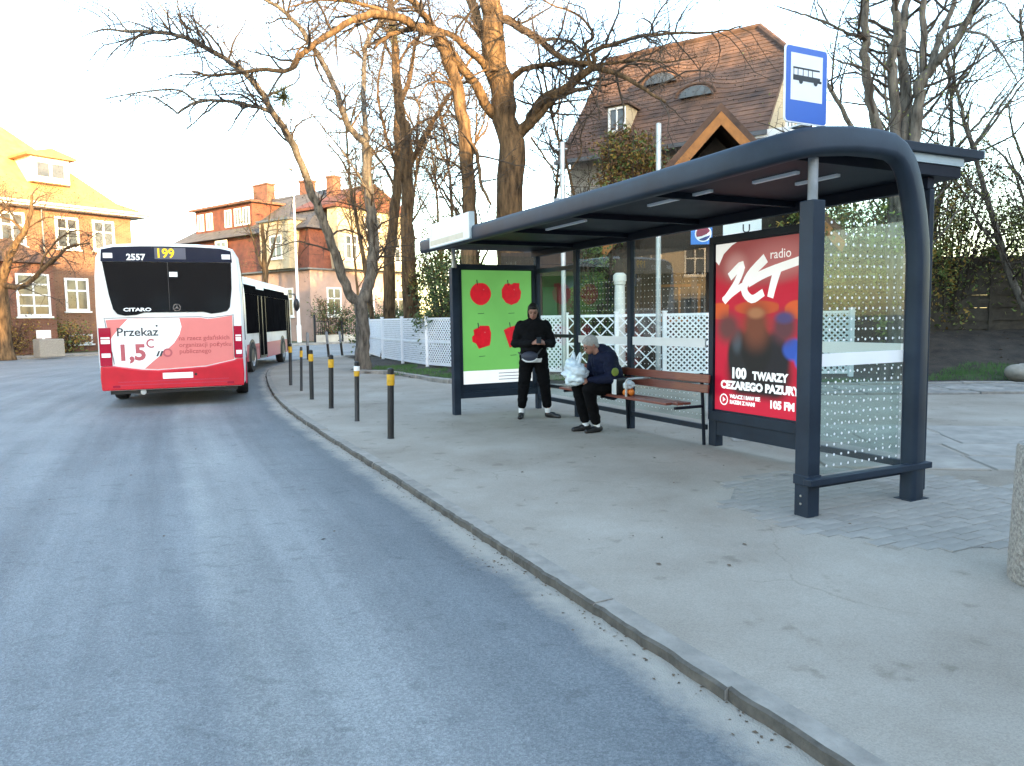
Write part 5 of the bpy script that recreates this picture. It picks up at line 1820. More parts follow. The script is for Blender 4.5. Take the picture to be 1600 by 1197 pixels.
# limbs of the drawn trees: polyline, start radius, end radius
TREES = {
 'a': [
  ([(-4.46,22.0,0.0),(-4.44,22.0,0.77),(-4.43,22.0,1.43),(-4.47,22.0,2.1)],0.22,0.19),
  ([(-4.47,22.0,2.02),(-4.8,21.9,2.38),(-5.0,21.6,3.26),(-5.19,21.3,4.0),(-5.41,21.0,4.8),(-5.59,20.6,5.57),(-5.81,20.2,6.37),(-6.09,19.8,6.87),(-6.34,19.4,7.43),(-6.71,19.0,7.84),(-7.21,18.6,8.13),(-7.68,18.2,8.3),(-8.22,17.8,8.28),(-8.67,17.4,8.15)],0.15,0.035),
  ([(-4.47,22.0,2.06),(-4.22,22.1,2.59),(-4.08,22.3,3.57),(-4.13,22.4,4.77),(-4.25,22.5,5.92),(-4.24,22.6,6.72)],0.17,0.14),
  ([(-4.24,22.6,6.72),(-4.75,22.4,7.3),(-5.1,22.2,8.44),(-5.61,22.0,9.42),(-6.03,21.7,10.0),(-6.39,21.4,10.29),(-7.1,21.0,10.56)],0.11,0.045),
  ([(-4.24,22.6,6.72),(-4.31,22.8,7.49),(-4.36,23.0,8.35),(-4.32,23.3,9.81),(-4.1,23.5,10.37),(-3.68,23.8,10.99),(-3.21,24.0,11.87)],0.09,0.045),
  ([(-6.08,19.8,6.93),(-6.43,19.6,7.04),(-7.1,19.2,7.1),(-7.77,18.9,7.01),(-8.15,18.7,6.67)],0.06,0.03),
  ([(-7.77,18.9,7.01),(-8.05,18.8,7.23),(-8.43,18.6,7.22),(-9.04,18.4,7.08),(-9.72,18.2,6.9)],0.03,0.012),
  ([(-8.15,18.7,6.67),(-8.63,18.5,7.01),(-9.1,18.2,6.99)],0.026,0.01),
  ([(-6.43,19.6,7.04),(-6.7,19.5,6.59),(-6.94,19.4,6.13),(-7.12,19.3,5.86)],0.02,0.008),
  ([(-7.68,18.2,8.3),(-7.96,18.0,8.76),(-8.22,17.9,9.11)],0.026,0.012),
  ([(-7.68,18.2,8.33),(-7.75,18.1,8.97),(-7.72,18.0,9.22)],0.02,0.012),
  ([(-7.21,18.6,8.13),(-8.06,18.4,7.94),(-8.97,18.2,7.91)],0.018,0.007),
  ([(-8.67,17.4,8.15),(-9.09,17.2,8.12),(-9.54,17.0,7.86)],0.03,0.008),
  ([(-8.61,17.4,8.15),(-8.85,17.2,8.48),(-9.23,17.0,8.68)],0.022,0.008),
  ([(-5.59,20.6,5.6),(-5.86,20.5,5.04),(-6.01,20.4,4.25)],0.018,0.006),
  ([(-5.1,22.2,8.44),(-5.35,22.0,7.84),(-5.64,21.8,7.25)],0.02,0.008),
  ([(-4.19,22.4,5.33),(-4.67,22.0,6.19),(-5.19,21.6,6.92),(-5.78,21.2,7.62)],0.035,0.01),
 ],
 'b': [
  ([(-3.57,26.0,1.51),(-3.53,26.0,3.74),(-3.51,26.0,5.93),(-3.52,26.0,7.88),(-3.7,26.0,8.78),(-3.8,26.1,10.15),(-3.86,26.2,11.14),(-3.96,26.3,12.45),(-4.04,26.4,13.34)],0.27,0.07),
  ([(-3.49,26.0,6.58),(-3.16,25.8,7.18),(-2.3,25.4,8.47),(-1.96,25.2,8.9),(-1.48,25.0,9.45),(-1.08,24.8,10.19)],0.1,0.035),
  ([(-3.53,26.0,5.93),(-3.92,25.7,6.96),(-4.18,25.5,7.98),(-4.33,25.3,9.18),(-4.04,25.1,10.34)],0.07,0.025),
  ([(-3.52,26.0,7.88),(-2.97,26.3,8.38),(-2.33,26.6,8.66),(-1.67,26.9,8.62)],0.04,0.015),
  ([(-3.8,26.1,10.15),(-3.31,26.0,10.85),(-2.73,25.8,11.19),(-2.16,25.6,11.72)],0.05,0.02),
  ([(-3.82,26.1,10.26),(-4.28,26.0,11.08),(-4.78,25.8,11.43),(-5.35,25.5,11.73),(-6.12,25.2,11.83)],0.045,0.015),
 ],
 'c': [
  ([(-4.67,28.0,1.52),(-4.59,28.0,3.2),(-4.44,28.0,4.39),(-4.19,28.0,6.28),(-4.07,28.0,7.95),(-4.09,28.2,9.12),(-3.65,28.4,10.56),(-3.39,28.6,12.01)],0.26,0.06),
  ([(-4.19,28.0,6.28),(-4.6,27.8,7.18),(-5.13,27.6,7.95),(-5.41,27.4,8.92)],0.06,0.02),
  ([(-4.07,28.0,7.95),(-3.46,28.3,8.2),(-2.9,28.6,7.79),(-2.2,28.8,7.34)],0.05,0.015),
 ],
 'd': [
  ([(-1.07,19.0,1.81),(-1.04,19.0,3.11),(-1.03,19.0,4.71),(-1.08,19.0,6.14),(-1.23,19.0,7.08),(-1.41,19.0,7.78),(-1.63,18.9,8.3),(-1.75,18.8,8.54)],0.2,0.13),
  ([(-1.75,18.8,8.54),(-2.19,18.5,8.57),(-2.56,18.2,8.68),(-3.16,17.9,8.64),(-3.7,17.6,8.31),(-4.5,17.2,7.64),(-4.85,17.0,7.13),(-5.54,16.8,7.05),(-6.28,16.5,6.85),(-6.75,16.3,6.88)],0.12,0.02),
  ([(-1.75,18.8,8.54),(-2.07,18.9,9.06),(-2.38,19.0,9.63)],0.09,0.05),
  ([(-2.56,18.2,8.68),(-3.43,17.8,8.85),(-4.22,17.4,8.77),(-4.9,17.2,8.53)],0.05,0.015),
  ([(-4.85,17.0,7.13),(-4.62,17.1,7.62),(-4.22,17.3,8.03)],0.03,0.012),
  ([(-1.08,19.0,6.06),(-0.79,18.8,5.62),(-0.68,18.6,4.8),(-0.44,18.5,4.31)],0.06,0.03),
  ([(-1.05,19.0,5.19),(-1.51,18.8,5.47),(-2.05,18.6,5.5)],0.035,0.012),
  ([(-1.23,19.0,7.08),(-1.47,18.8,7.3),(-1.92,18.6,7.28),(-2.22,18.4,6.77)],0.035,0.012),
  ([(-1.23,19.0,7.08),(-1.62,18.8,7.56),(-2.03,18.5,7.43)],0.03,0.01),
 ],
 'e': [
  ([(0.06,20.0,1.12),(0.03,20.0,2.67),(0.02,20.0,4.34),(0.03,20.0,6.12),(-0.13,20.0,7.35),(-0.32,20.0,8.34),(-0.4,20.0,9.31),(-0.46,20.0,9.95),(-0.53,20.0,10.75)],0.4,0.25),
  ([(0.24,20.0,6.33),(0.53,19.8,6.6),(0.92,19.5,7.1),(1.44,19.2,7.24),(1.81,18.9,7.47),(2.12,18.7,7.61),(2.6,18.4,7.39),(3.15,18.0,6.94),(3.69,17.7,6.48)],0.17,0.03),
  ([(0.36,20.0,6.44),(0.69,19.7,6.61),(1.13,19.4,7.03),(1.65,19.1,7.19),(2.0,18.9,7.18)],0.1,0.05),
  ([(2.12,18.7,7.61),(2.16,18.6,7.97),(2.6,18.4,8.07),(3.19,18.1,8.12),(3.99,17.8,8.07),(4.72,17.4,7.93),(5.25,17.0,7.91)],0.07,0.015),
  ([(2.01,18.7,7.64),(2.46,18.5,7.63),(3.12,18.2,7.61),(3.73,17.9,7.45),(4.38,17.5,7.44)],0.05,0.012),
  ([(2.09,18.7,7.58),(1.93,18.7,8.16),(2.13,18.6,8.36),(1.73,18.5,8.79),(1.06,18.3,8.97),(0.45,18.1,9.21)],0.05,0.015),
  ([(-0.36,20.0,9.15),(-0.02,19.8,9.22),(0.39,19.5,8.86),(0.83,19.2,8.47),(1.09,19.0,8.16),(1.56,18.8,7.81),(2.01,18.7,7.7)],0.12,0.05),
  ([(0.07,20.0,7.76),(0.3,19.9,7.92),(0.62,19.6,7.95),(1.35,19.2,7.9),(1.94,18.8,7.69)],0.09,0.05),
  ([(-0.31,20.0,6.86),(-0.49,19.9,6.97),(-0.87,19.6,7.58),(-1.15,19.4,7.91),(-1.55,19.1,8.42),(-1.81,18.9,8.72),(-2.19,18.6,9.1),(-2.46,18.4,9.45)],0.15,0.06),
  ([(-0.22,20.0,7.52),(-0.51,19.8,7.95),(-0.8,19.5,8.22),(-1.41,19.2,8.64),(-2.08,18.9,8.69),(-2.81,18.5,8.39),(-3.18,18.3,8.02)],0.13,0.03),
  ([(-0.29,20.3,8.44),(-0.63,20.6,9.05),(-0.85,20.9,9.87),(-1.07,21.2,10.64)],0.16,0.12),
  ([(0.83,19.2,8.47),(1.25,19.0,8.43),(1.6,18.8,8.23),(1.78,18.7,7.94)],0.035,0.02),
  ([(0.13,20.0,7.84),(-0.37,19.6,7.91),(-0.88,19.2,7.63)],0.04,0.02),
  ([(0.61,20.0,6.27),(1.09,19.6,5.44),(1.4,19.3,4.73),(1.86,19.0,4.51)],0.03,0.01),
  ([(-0.68,20.6,9.05),(-1.2,20.2,9.48),(-1.52,19.9,9.25)],0.03,0.015),
 ],
 'f': [
  ([(8.21,15.5,2.41),(8.16,15.5,3.59),(8.09,15.5,4.5)],0.3,0.26),
  ([(8.11,15.5,4.11),(7.68,15.3,4.72),(7.44,15.2,5.22),(7.19,15.1,5.93),(7.06,15.0,6.61),(6.99,14.9,7.29),(6.9,14.8,8.0)],0.12,0.06),
  ([(8.1,15.5,4.37),(7.97,15.5,5.02),(7.84,15.4,6.15),(7.79,15.4,6.65),(7.82,15.3,7.14),(7.78,15.3,7.72),(7.67,15.2,8.29)],0.11,0.06),
  ([(8.12,15.5,4.37),(8.22,15.6,5.31),(8.21,15.7,6.39),(8.18,15.8,7.03),(8.28,15.9,7.58),(8.41,16.0,8.0),(8.58,16.1,8.55)],0.12,0.06),
  ([(8.15,15.5,4.37),(8.33,15.4,5.26),(8.31,15.3,5.98),(8.42,15.2,6.29),(8.6,15.0,6.53),(8.82,14.8,6.91),(8.91,14.6,7.27),(9.0,14.4,7.67)],0.12,0.05),
  ([(8.31,15.3,5.85),(8.39,15.3,6.2),(8.36,15.3,7.0),(8.35,15.3,7.71),(8.36,15.3,8.2)],0.08,0.05),
  ([(8.42,15.2,6.29),(8.67,15.3,6.9),(8.96,15.4,7.51),(9.17,15.5,8.15)],0.07,0.04),
  ([(7.87,15.5,3.99),(7.43,15.3,4.6),(6.9,15.1,5.2),(6.35,14.9,5.88),(6.14,14.8,6.22)],0.07,0.03),
  ([(7.13,15.0,6.27),(6.81,14.9,6.34),(6.47,14.8,6.38),(6.27,14.7,6.43)],0.03,0.01),
  ([(7.08,15.0,6.86),(6.62,14.8,6.91),(6.16,14.6,7.03),(5.71,14.4,7.07),(5.31,14.2,7.1),(4.96,14.0,7.11)],0.035,0.01),
  ([(6.16,14.6,7.03),(5.93,14.5,7.32),(5.82,14.4,7.49)],0.02,0.008),
  ([(7.81,15.4,7.02),(7.25,15.2,7.07),(6.77,15.0,7.19)],0.025,0.01),
  ([(8.82,14.8,6.91),(9.04,14.4,6.69),(9.16,14.0,6.14),(9.21,13.7,5.59)],0.03,0.01),
 ],
 'g': [
  ([(-23.34,34.0,0.77),(-23.33,34.0,2.39),(-23.3,34.0,3.55)],0.3,0.26),
  ([(-23.31,34.0,3.41),(-22.67,33.8,4.74),(-21.86,33.6,5.68),(-21.42,33.5,6.46),(-21.24,33.4,7.31)],0.2,0.05),
  ([(-23.31,34.0,3.41),(-22.03,33.5,3.28),(-21.01,33.2,3.9),(-20.19,33.0,4.44),(-19.33,32.8,4.97),(-18.31,32.5,5.06)],0.14,0.03),
  ([(-23.31,34.0,3.5),(-23.71,34.0,4.72),(-23.45,34.0,6.16),(-22.67,33.8,6.97)],0.15,0.04),
  ([(-21.86,33.6,5.68),(-22.44,33.8,6.26),(-23.14,34.0,6.44)],0.08,0.03),
  ([(-21.01,33.2,3.9),(-20.61,33.0,4.59),(-19.72,32.8,5.34),(-18.88,32.6,5.63),(-17.96,32.4,5.27)],0.06,0.015),
  ([(-21.76,33.6,5.79),(-20.67,33.3,6.3),(-19.65,33.0,6.11)],0.04,0.01),
 ],
 'h': [
  ([(-14.68,44.0,0.89),(-14.51,44.0,3.92),(-14.52,44.0,5.42),(-14.55,44.0,7.28)],0.22,0.1),
  ([(-14.53,44.0,4.29),(-14.92,43.8,5.78),(-15.23,43.6,7.24)],0.08,0.03),
  ([(-14.52,44.0,4.48),(-13.92,44.0,5.97),(-13.55,44.0,7.64)],0.08,0.03),
  ([(-14.55,44.0,5.6),(-14.17,44.0,7.27),(-13.92,44.0,8.75)],0.06,0.025),
 ],
}
# ------------------------------------------------------------------ trees: drawn limbs plus grown twigs
PER_M = {3: 3.4, 2: 4.6, 1: 5.4, 0: 5.0}
LEN = {3: 1.55, 2: .85, 1: .42, 0: .2}
RAD = {3: .034, 2: .021, 1: .0135, 0: .009}
def grow(tw, rng, pts, r0, r1, depth, density, droop, tips, upb=.25):
    """add side shoots to a limb polyline; recursion adds finer shoots"""
    L = [0.0]
    for i in range(1, len(pts)):
        L.append(L[-1] + (pts[i] - pts[i - 1]).length)
    tot = L[-1]
    n = tot * density * PER_M[depth]
    n = int(n) + (1 if rng.random() < n - int(n) else 0)
    for _ in range(n):
        s = tot * (1 - rng.random() ** 1.25 * .88)
        for i in range(1, len(pts)):
            if L[i] >= s:
                break
        t = (s - L[i - 1]) / max(1e-6, L[i] - L[i - 1])
        p = pts[i - 1].lerp(pts[i], t)
        d = (pts[i] - pts[i - 1]).normalized()
        r = (r0 + (r1 - r0) * s / tot)
        a = Vector((rng.gauss(0, 1), rng.gauss(0, 1), rng.gauss(0, 1)))
        a = a - d * a.dot(d)
        if a.length < .01:
            continue
        nd = (d * rng.uniform(.2, .9) + a.normalized() * rng.uniform(.6, 1) + Vector((0, 0, upb))).normalized()
        ln = rng.uniform(.45, 1.3) * LEN[depth]
        rr = min(r * .6, RAD[depth])
        k = (2, 3, 4, 6)[depth]
        q = [p]
        v = nd.copy()
        for j in range(k):
            v = (v + Vector((rng.gauss(0, .24), rng.gauss(0, .24), rng.gauss(0, .2) - droop))).normalized()
            q.append(q[-1] + v * (ln / k))
        tw.tube(q, [rr * (1 - .7 * j / k) for j in range(k + 1)], 5 if depth >= 3 else 3, 'twig', cap=False)
        if depth < 2:
            tips.append((q[-1], depth))
        if depth > 0:
            grow(tw, rng, q, rr, rr * .3, depth - 1, density, droop, tips, upb)

def leaf(mb, p, rng, size, m):
    a = Vector((rng.gauss(0, 1), rng.gauss(0, 1), rng.gauss(0, 1))).normalized()
    b = a.orthogonal().normalized()
    if rng.random() < .5:
        b = a.cross(b)
    s = size * rng.uniform(.6, 1.3)
    mb.add([p - a * s, p + b * s * .5, p + a * s, p - b * s * .5], [(0, 1, 2, 3)], m)

def mistle(tree, c, r, rng):
    mb = MB()
    for _ in range(150):
        d = Vector((rng.gauss(0, 1), rng.gauss(0, 1), rng.gauss(0, 1))).normalized()
        q = [c, c + d * r * .5 + Vector((rng.gauss(0, .03), rng.gauss(0, .03), rng.gauss(0, .03))), c + d * r * rng.uniform(.75, 1.05)]
        mb.tube(q, [.008, .006, .004], 3, 'mistletoe', cap=False)
        for _ in range(2):
            leaf(mb, q[2] - d * rng.uniform(0, .18), rng, .028, 'mistletoe')
    stuff(mb.build('mistletoe', tree, fix=False))

def make_tree(key, name, label, bark, seed, depth, density, droop, bud=.03, mist=(), budm='bud', upb=.25, budp=1.0):
    data = TREES[key]
    base = Vector(data[0][0][0])
    base.z = min(base.z, 0.0)
    t = thing(name, label, 'tree', base)
    rng = random.Random(seed)
    tw = MB()
    tips = []
    for i, (pts, r0, r1) in enumerate(data):
        P = [Vector(p) - base for p in pts]
        if i == 0:
            P[0].z = min(P[0].z, -.05)
        if len(P) < 2:
            continue
        C = catmull(P, 4 if len(P) > 2 else 6)
        # knobbly, slightly wandering limbs
        n = len(C)
        for j in range(1, n - 1):
            C[j] += Vector((rng.gauss(0, 1), rng.gauss(0, 1), rng.gauss(0, .5))) * (.010 + r0 * .05)
        rad = [(r0 + (r1 - r0) * j / (n - 1)) * rng.uniform(.93, 1.07) for j in range(n)]
        if i == 0:
            h0 = max(.6, r0 * 3)
            for j in range(n):
                z = C[j].z
                if z < h0:
                    rad[j] *= 1 + .35 * (1 - max(z, 0) / h0) ** 2
        mb = MB()
        mb.tube(C, rad, 12 if r0 > .08 else 7, bark)
        mb.build('trunk' if i == 0 else 'branch', t, smooth=True)
        if i > 0 or r1 < .1:
            src = C if i > 0 else C[len(C) * 2 // 3:]
            grow(tw, rng, src, r0, r1, depth, density, droop, tips, upb)
    if bud:
        for p, d in tips:
            if rng.random() < budp:
                leaf(tw, p, rng, bud, budm)
    stuff(tw.build('twigs', t, fix=False))
    for c, r in mist:
        mistle(t, Vector(c) - base, r, rng)
    return t

make_tree('a', 'lime_tree', 'grey forked street tree leaning over the road, nearest the bollards', 'bark_grey', 1, 3, 1.0, .05, .022,
          mist=[((-5.85, 19.8, 7.35), .42)])
make_tree('b', 'lime_tree', 'slender bare tree behind the end of the lattice fence, right of the forked tree', 'bark_brown', 2, 3, 1.1, .03, .022,
          mist=[((-3.9, 25.9, 11.2), .5)])
make_tree('c', 'lime_tree', 'bare tree in the dark strip just behind the forked tree', 'bark_brown', 3, 3, 1.0, .03, .022)
make_tree('d', 'maple_tree', 'slim sunlit tree left of the broad trunk behind the shelter', 'bark_brown', 4, 3, 1.15, .05, .02,
          mist=[((-3.8, 17.6, 9.1), .5)])
make_tree('e', 'oak_tree', 'broad thick-trunked tree rising behind the shelter roof', 'bark_brown', 5, 3, 1.0, .04, .018)
make_tree('f', 'ash_tree', 'many-stemmed tree behind the right end of the shelter', 'bark_grey', 6, 3, 0.62, .01, .026, budm='leaf_spring')
make_tree('g', 'apple_tree', 'low crooked tree glowing in the sun before the villa', 'bark_brown', 7, 3, 0.9099999999999999, .02, .03)
make_tree('h', 'birch_tree', 'small bare tree between the bus and the mansard house', 'bark_brown', 8, 3, 0.84, .06, .03, budm='leaf_green')

def sapling(name, label, x, y, h, seed, spread=.3, budm='bud', bark='bark_brown', r0=.12, density=1.3, stems=1):
    rng = random.Random(seed)
    lim = []
    for s in range(stems):
        ox = rng.uniform(-.25, .25) if stems > 1 else 0
        pts = [(x + ox, y, 0)]
        px, py = x + ox, y
        n = 6
        lx, ly = rng.gauss(0, spread * .4), rng.gauss(0, spread * .4)
        for k in range(1, n + 1):
            px += lx + rng.gauss(0, .12); py += ly + rng.gauss(0, .12)
            pts.append((px, py, h * k / n))
        lim.append((pts, r0, .025))
        for k in range(5):
            i = rng.randint(2, n - 1)
            p = Vector(pts[i])
            a = rng.uniform(0, 6.283)
            q = [tuple(p)]
            ln = h * rng.uniform(.15, .3)
            for j in range(1, 4):
                q.append((p.x + math.cos(a) * ln * spread * 1.8 * j / 3 + rng.gauss(0, .08), p.y + math.sin(a) * ln * spread * 1.8 * j / 3, p.z + ln * j / 3))
            lim.append((q, r0 * .4, .015))
    TREES['_'] = lim
    return make_tree('_', name, label, bark, seed + 50, 3, density * .62, .02, .028, budm=budm)
sapling('young_tree', 'thin bare tree at the bend left of the lattice fence end', -7.2, 44, 9.5, 31, .35, 'leaf_green')
sapling('young_tree', 'thin bare tree behind the leaf-green shrub by the fence', -1.8, 29, 10, 32, .3, 'leaf_yellow')
sapling('young_tree', 'pale slim sapling left of the tiled house roof', 2.25, 20.6, 8.0, 33, .25, 'bud', 'bark_brown', .07, 1.6)
sapling('young_tree', 'scraggy tree with buds at the far right behind the board fence', 13.6, 18.6, 8.5, 34, .4, 'leaf_spring', 'bark_grey', .11, 1.15, 2)
sapling('young_tree', 'leaning budding tree at right just behind the board fence', 11.4, 21.5, 8.5, 35, .45, 'leaf_spring', 'bark_grey', .11, 1.15, 2)
sapling('young_tree', 'bare tree filling the gap between the slim and broad trunks', -2.4, 31, 12, 36, .3, 'bud')
sapling('young_tree', 'bare tree behind the mistletoe trees near the street lamp', -10.2, 50.5, 11, 37, .3, 'leaf_green')

for k, (x, y, h, lb, lf) in enumerate((
        (-5.6, 30.5, 11, 'bare tree close behind the forked street tree, left of the fence end', 'leaf_green'),
        (-4.5, 34.5, 12, 'tall bare tree in the thicket behind the lattice fence end', 'leaf_yellow'),
        (-7.6, 40.0, 10, 'bare tree across the bend, right of the lamp post', 'leaf_yellow'),
        (-0.9, 25.5, 9.5, 'thin bare tree just right of the slim sunlit tree', 'bud'),
        (-3.2, 38.0, 12, 'bare tree far behind the thicket, between the two fence shrubs', 'leaf_green'),
        (-9.0, 45.0, 9.0, 'small twiggy tree before the pink wall of the mansard house', 'leaf_yellow'),
        (0.9, 28.0, 9.0, 'thin bare tree right of the broad trunk', 'bud'))):
    sapling('young_tree', lb, x, y, h, 61 + k, .32, lf, 'bark_brown', .12, 1.75)

sapling('young_tree', 'twiggy budding tree over the shrubs at the far right edge', 15.6, 19.2, 9.0, 81, .4, 'leaf_spring', 'bark_grey', .09, .85, 3)
sapling('young_tree', 'twiggy tree between the many-stemmed tree and the board fence', 10.2, 18.4, 8.0, 82, .4, 'leaf_spring', 'bark_grey', .07, .85, 3)
sapling('young_tree', 'twiggy tree behind the right rear corner of the shelter roof', 12.6, 16.9, 7.0, 83, .4, 'leaf_spring', 'bark_grey', .06, .85, 3)

# ---- shrubs: stems and leaf-sized faces through the volume
def shrub(name, label, c, r, n, leafm, seed, size=.05, stems=14, lift=0.0):
    rng = random.Random(seed)
    t = thing(name, label, 'shrub', c)
    st = MB()
    tips = []
    for k in range(stems):
        a = rng.uniform(0, 6.283)
        rad = math.sqrt(rng.random())
        top = Vector((math.cos(a) * r[0] * rad, math.sin(a) * r[1] * rad, r[2] * rng.uniform(.55, 1.0)))
        q = [Vector((top.x * .15, top.y * .15, -.05)), Vector((top.x * .5, top.y * .5, top.z * .45)), top]
        C = catmull(q, 3)
        st.tube(C, [.03 * (1 - .7 * j / (len(C) - 1)) for j in range(len(C))], 5, 'twig', cap=False)
        grow(st, rng, C, .03, .01, 1, .7, .0, tips, .3)
    stuff(st.build('stems', t, fix=False))
    lf = MB()
    clumps = []
    for _ in range(max(8, n // 90)):
        while True:
            p = Vector((rng.uniform(-1, 1), rng.uniform(-1, 1), rng.uniform(-1, 1)))
            if p.length < 1:
                break
        clumps.append((Vector((p.x * r[0], p.y * r[1], r[2] * (lift + (1 - lift) * (.52 + .48 * p.z)))), rng.uniform(.14, .30) * min(r)))
    ms = leafm if isinstance(leafm, tuple) else (leafm,)
    for k in range(n):
        cc, cr = rng.choice(clumps)
        p = cc + Vector((rng.gauss(0, cr), rng.gauss(0, cr), rng.gauss(0, cr)))
        if p.z < 0.02:
            continue
        leaf(lf, p, rng, size, rng.choice(ms))
    stuff(lf.build('foliage', t, fix=False))
    return t
shrub('shrub', 'rust and gold shrub in the sun beside the tiled house wall', (3.15, 19.5, 0), (.95, .7, 6.3), 6500, ('leaf_yellow', 'leaf_rust', 'leaf_rust', 'leaf_green'), 41, .055, 26, .66)
shrub('shrub', 'dark green shrub below the rust coloured one, against the grey wall', (2.3, 19.3, 0), (.7, .6, 5.0), 4200, ('leaf_dark', 'leaf_green'), 42, .05)
shrub('shrub', 'bright green shrub behind the lattice fence left of the shelter', (-2.2, 26.0, 0), (1.3, 1.0, 4.6), 4200, ('leaf_green', 'leaf_green', 'leaf_yellow'), 43, .06, 18)
shrub('shrub', 'dark evergreen shrub between fence and slim tree', (-1.9, 23.2, 0), (1.1, .9, 3.4), 4200, ('leaf_dark', 'leaf_green'), 44, .055)
shrub('shrub', 'yellow green shrub right of the bright green one, above the fence', (-2.4, 27.4, 0), (1.0, .9, 5.6), 2600, ('leaf_yellow', 'leaf_green'), 45, .06)
shrub('shrub', 'dark shrub growing behind the forked tree base', (-5.6, 31.5, 0), (1.6, 1.0, 2.2), 3600, ('leaf_dark', 'leaf_dark', 'leaf_green'), 46, .06)
shrub('shrub', 'leafy green shrub overhanging the board fence near the shelter post', (9.6, 20.9, .8), (1.7, 1.0, 3.8), 9500, ('leaf_spring', 'leaf_green'), 47, .055, 22)
shrub('shrub', 'tall loose spring shrub rising over the board fence in the middle', (12.0, 20.4, .8), (1.7, 1.1, 5.2), 9500, ('leaf_spring', 'leaf_green', 'leaf_yellow'), 48, .055, 24)
shrub('shrub', 'dense green shrub over the board fence at the right edge', (14.6, 20.0, .8), (1.7, 1.1, 4.6), 9500, ('leaf_spring', 'leaf_green'), 49, .055, 24)
shrub('shrub', 'green and yellow ivy-like shrub seen through the end glass', (7.9, 19.0, .3), (1.5, .9, 4.2), 9000, ('leaf_green', 'leaf_spring', 'leaf_yellow'), 50, .055, 18)
shrub('shrub', 'ivy sleeve round the stems of the many-stemmed tree', (8.15, 15.6, 0), (.42, .42, 5.4), 3600, ('leaf_green', 'leaf_spring'), 51, .05, 8)
shrub('shrub', 'brown-green shrub before the mansard house beside the lamp post', (-13.0, 53.9, 0), (1.8, 1.0, 3.4), 2600, ('leaf_rust', 'leaf_green', 'leaf_dark'), 52, .08)
shrub('shrub', 'dark hedge clump behind the garden fence', (-9.0, 56.8, 0), (2.4, 1.0, 2.6), 2600, ('leaf_dark', 'leaf_green'), 53, .08)
shrub('shrub', 'russet hedge under the villa bay window', (-25.6, 37.6, 0), (1.6, 1.6, 1.9), 2600, ('leaf_rust', 'leaf_yellow'), 54, .07)
shrub('shrub', 'russet bush against the villa wall by the downpipe', (-24.4, 40.3, 0), (1.2, 1.2, 1.7), 2000, ('leaf_rust', 'leaf_yellow', 'leaf_green'), 55, .07)
shrub('shrub', 'low green bush at the villa corner beside the bus', (-21.6, 42.2, 0), (1.2, 1.0, 1.0), 1600, ('leaf_green', 'leaf_dark'), 56, .07)
# ------------------------------------------------------------------ people: one continuous skin each, clothes as children
def capsule(mb, p0, p1, r0, r1, flat=None, seg=14):
    """tapered capsule; flat = (axis vector, factor) squashes the cross-section"""
    p0, p1 = Vector(p0), Vector(p1)
    d = p1 - p0
    L = max(d.length, 1e-5)
    t = d / L
    u = t.orthogonal().normalized()
    w = t.cross(u)
    pts = []
    N = 4
    for k in range(N):
        a = -math.pi / 2 + (math.pi / 2) * k / N
        pts.append((p0 + t * r0 * math.sin(a), max(r0 * math.cos(a), .0006)))
    pts.append((p0, r0)); pts.append((p1, r1))
    for k in range(1, N + 1):
        a = (math.pi / 2) * k / N
        pts.append((p1 + t * r1 * math.sin(a), max(r1 * math.cos(a), .0006)))
    vv, ff = [], []
    for c, r in pts:
        for k in range(seg):
            a = 2 * math.pi * k / seg
            o = (u * math.cos(a) + w * math.sin(a)) * r
            if flat:
                ax = Vector(flat[0]).normalized()
                o = o - ax * o.dot(ax) * (1 - flat[1])
            vv.append(c + o)
    n = len(pts)
    for i in range(n - 1):
        for k in range(seg):
            ff.append((i * seg + k, i * seg + (k + 1) % seg, (i + 1) * seg + (k + 1) % seg, (i + 1) * seg + k))
    ff += [tuple(reversed(range(seg))), tuple((n - 1) * seg + k for k in range(seg))]
    mb.add(vv, ff, 'skin')

def blob(name, mb, m, parent, voxel=.008, it=6, wr=0.0, wf=9.0, seed=0.0):
    """fuse overlapping solids into one smooth skin"""
    ob = bpy.data.objects.new('tmp', mb.mesh('tmp'))
    col.objects.link(ob)
    rm = ob.modifiers.new('r', 'REMESH'); rm.mode = 'VOXEL'; rm.voxel_size = voxel; rm.adaptivity = 0
    sm = ob.modifiers.new('s', 'SMOOTH'); sm.factor = .5; sm.iterations = it
    dg = bpy.context.evaluated_depsgraph_get()
    me = bpy.data.meshes.new_from_object(ob.evaluated_get(dg))
    bpy.data.objects.remove(ob)
    if wr:
        me.update()
        nr = [v.normal.copy() for v in me.vertices]
        for v, n in zip(me.vertices, nr):
            q = Vector((v.co.x * wf, v.co.y * wf, v.co.z * wf * 1.8 + seed))
            v.co += n * (noise.noise(q) * wr + noise.noise(q * 2.3) * wr * .5)
    me.materials.clear()
    me.materials.append(M[m])
    me.polygons.foreach_set('use_smooth', [True] * len(me.polygons))
    me.name = name
    o = bpy.data.objects.new(name, me)
    col.objects.link(o)
    o.parent = parent
    return o

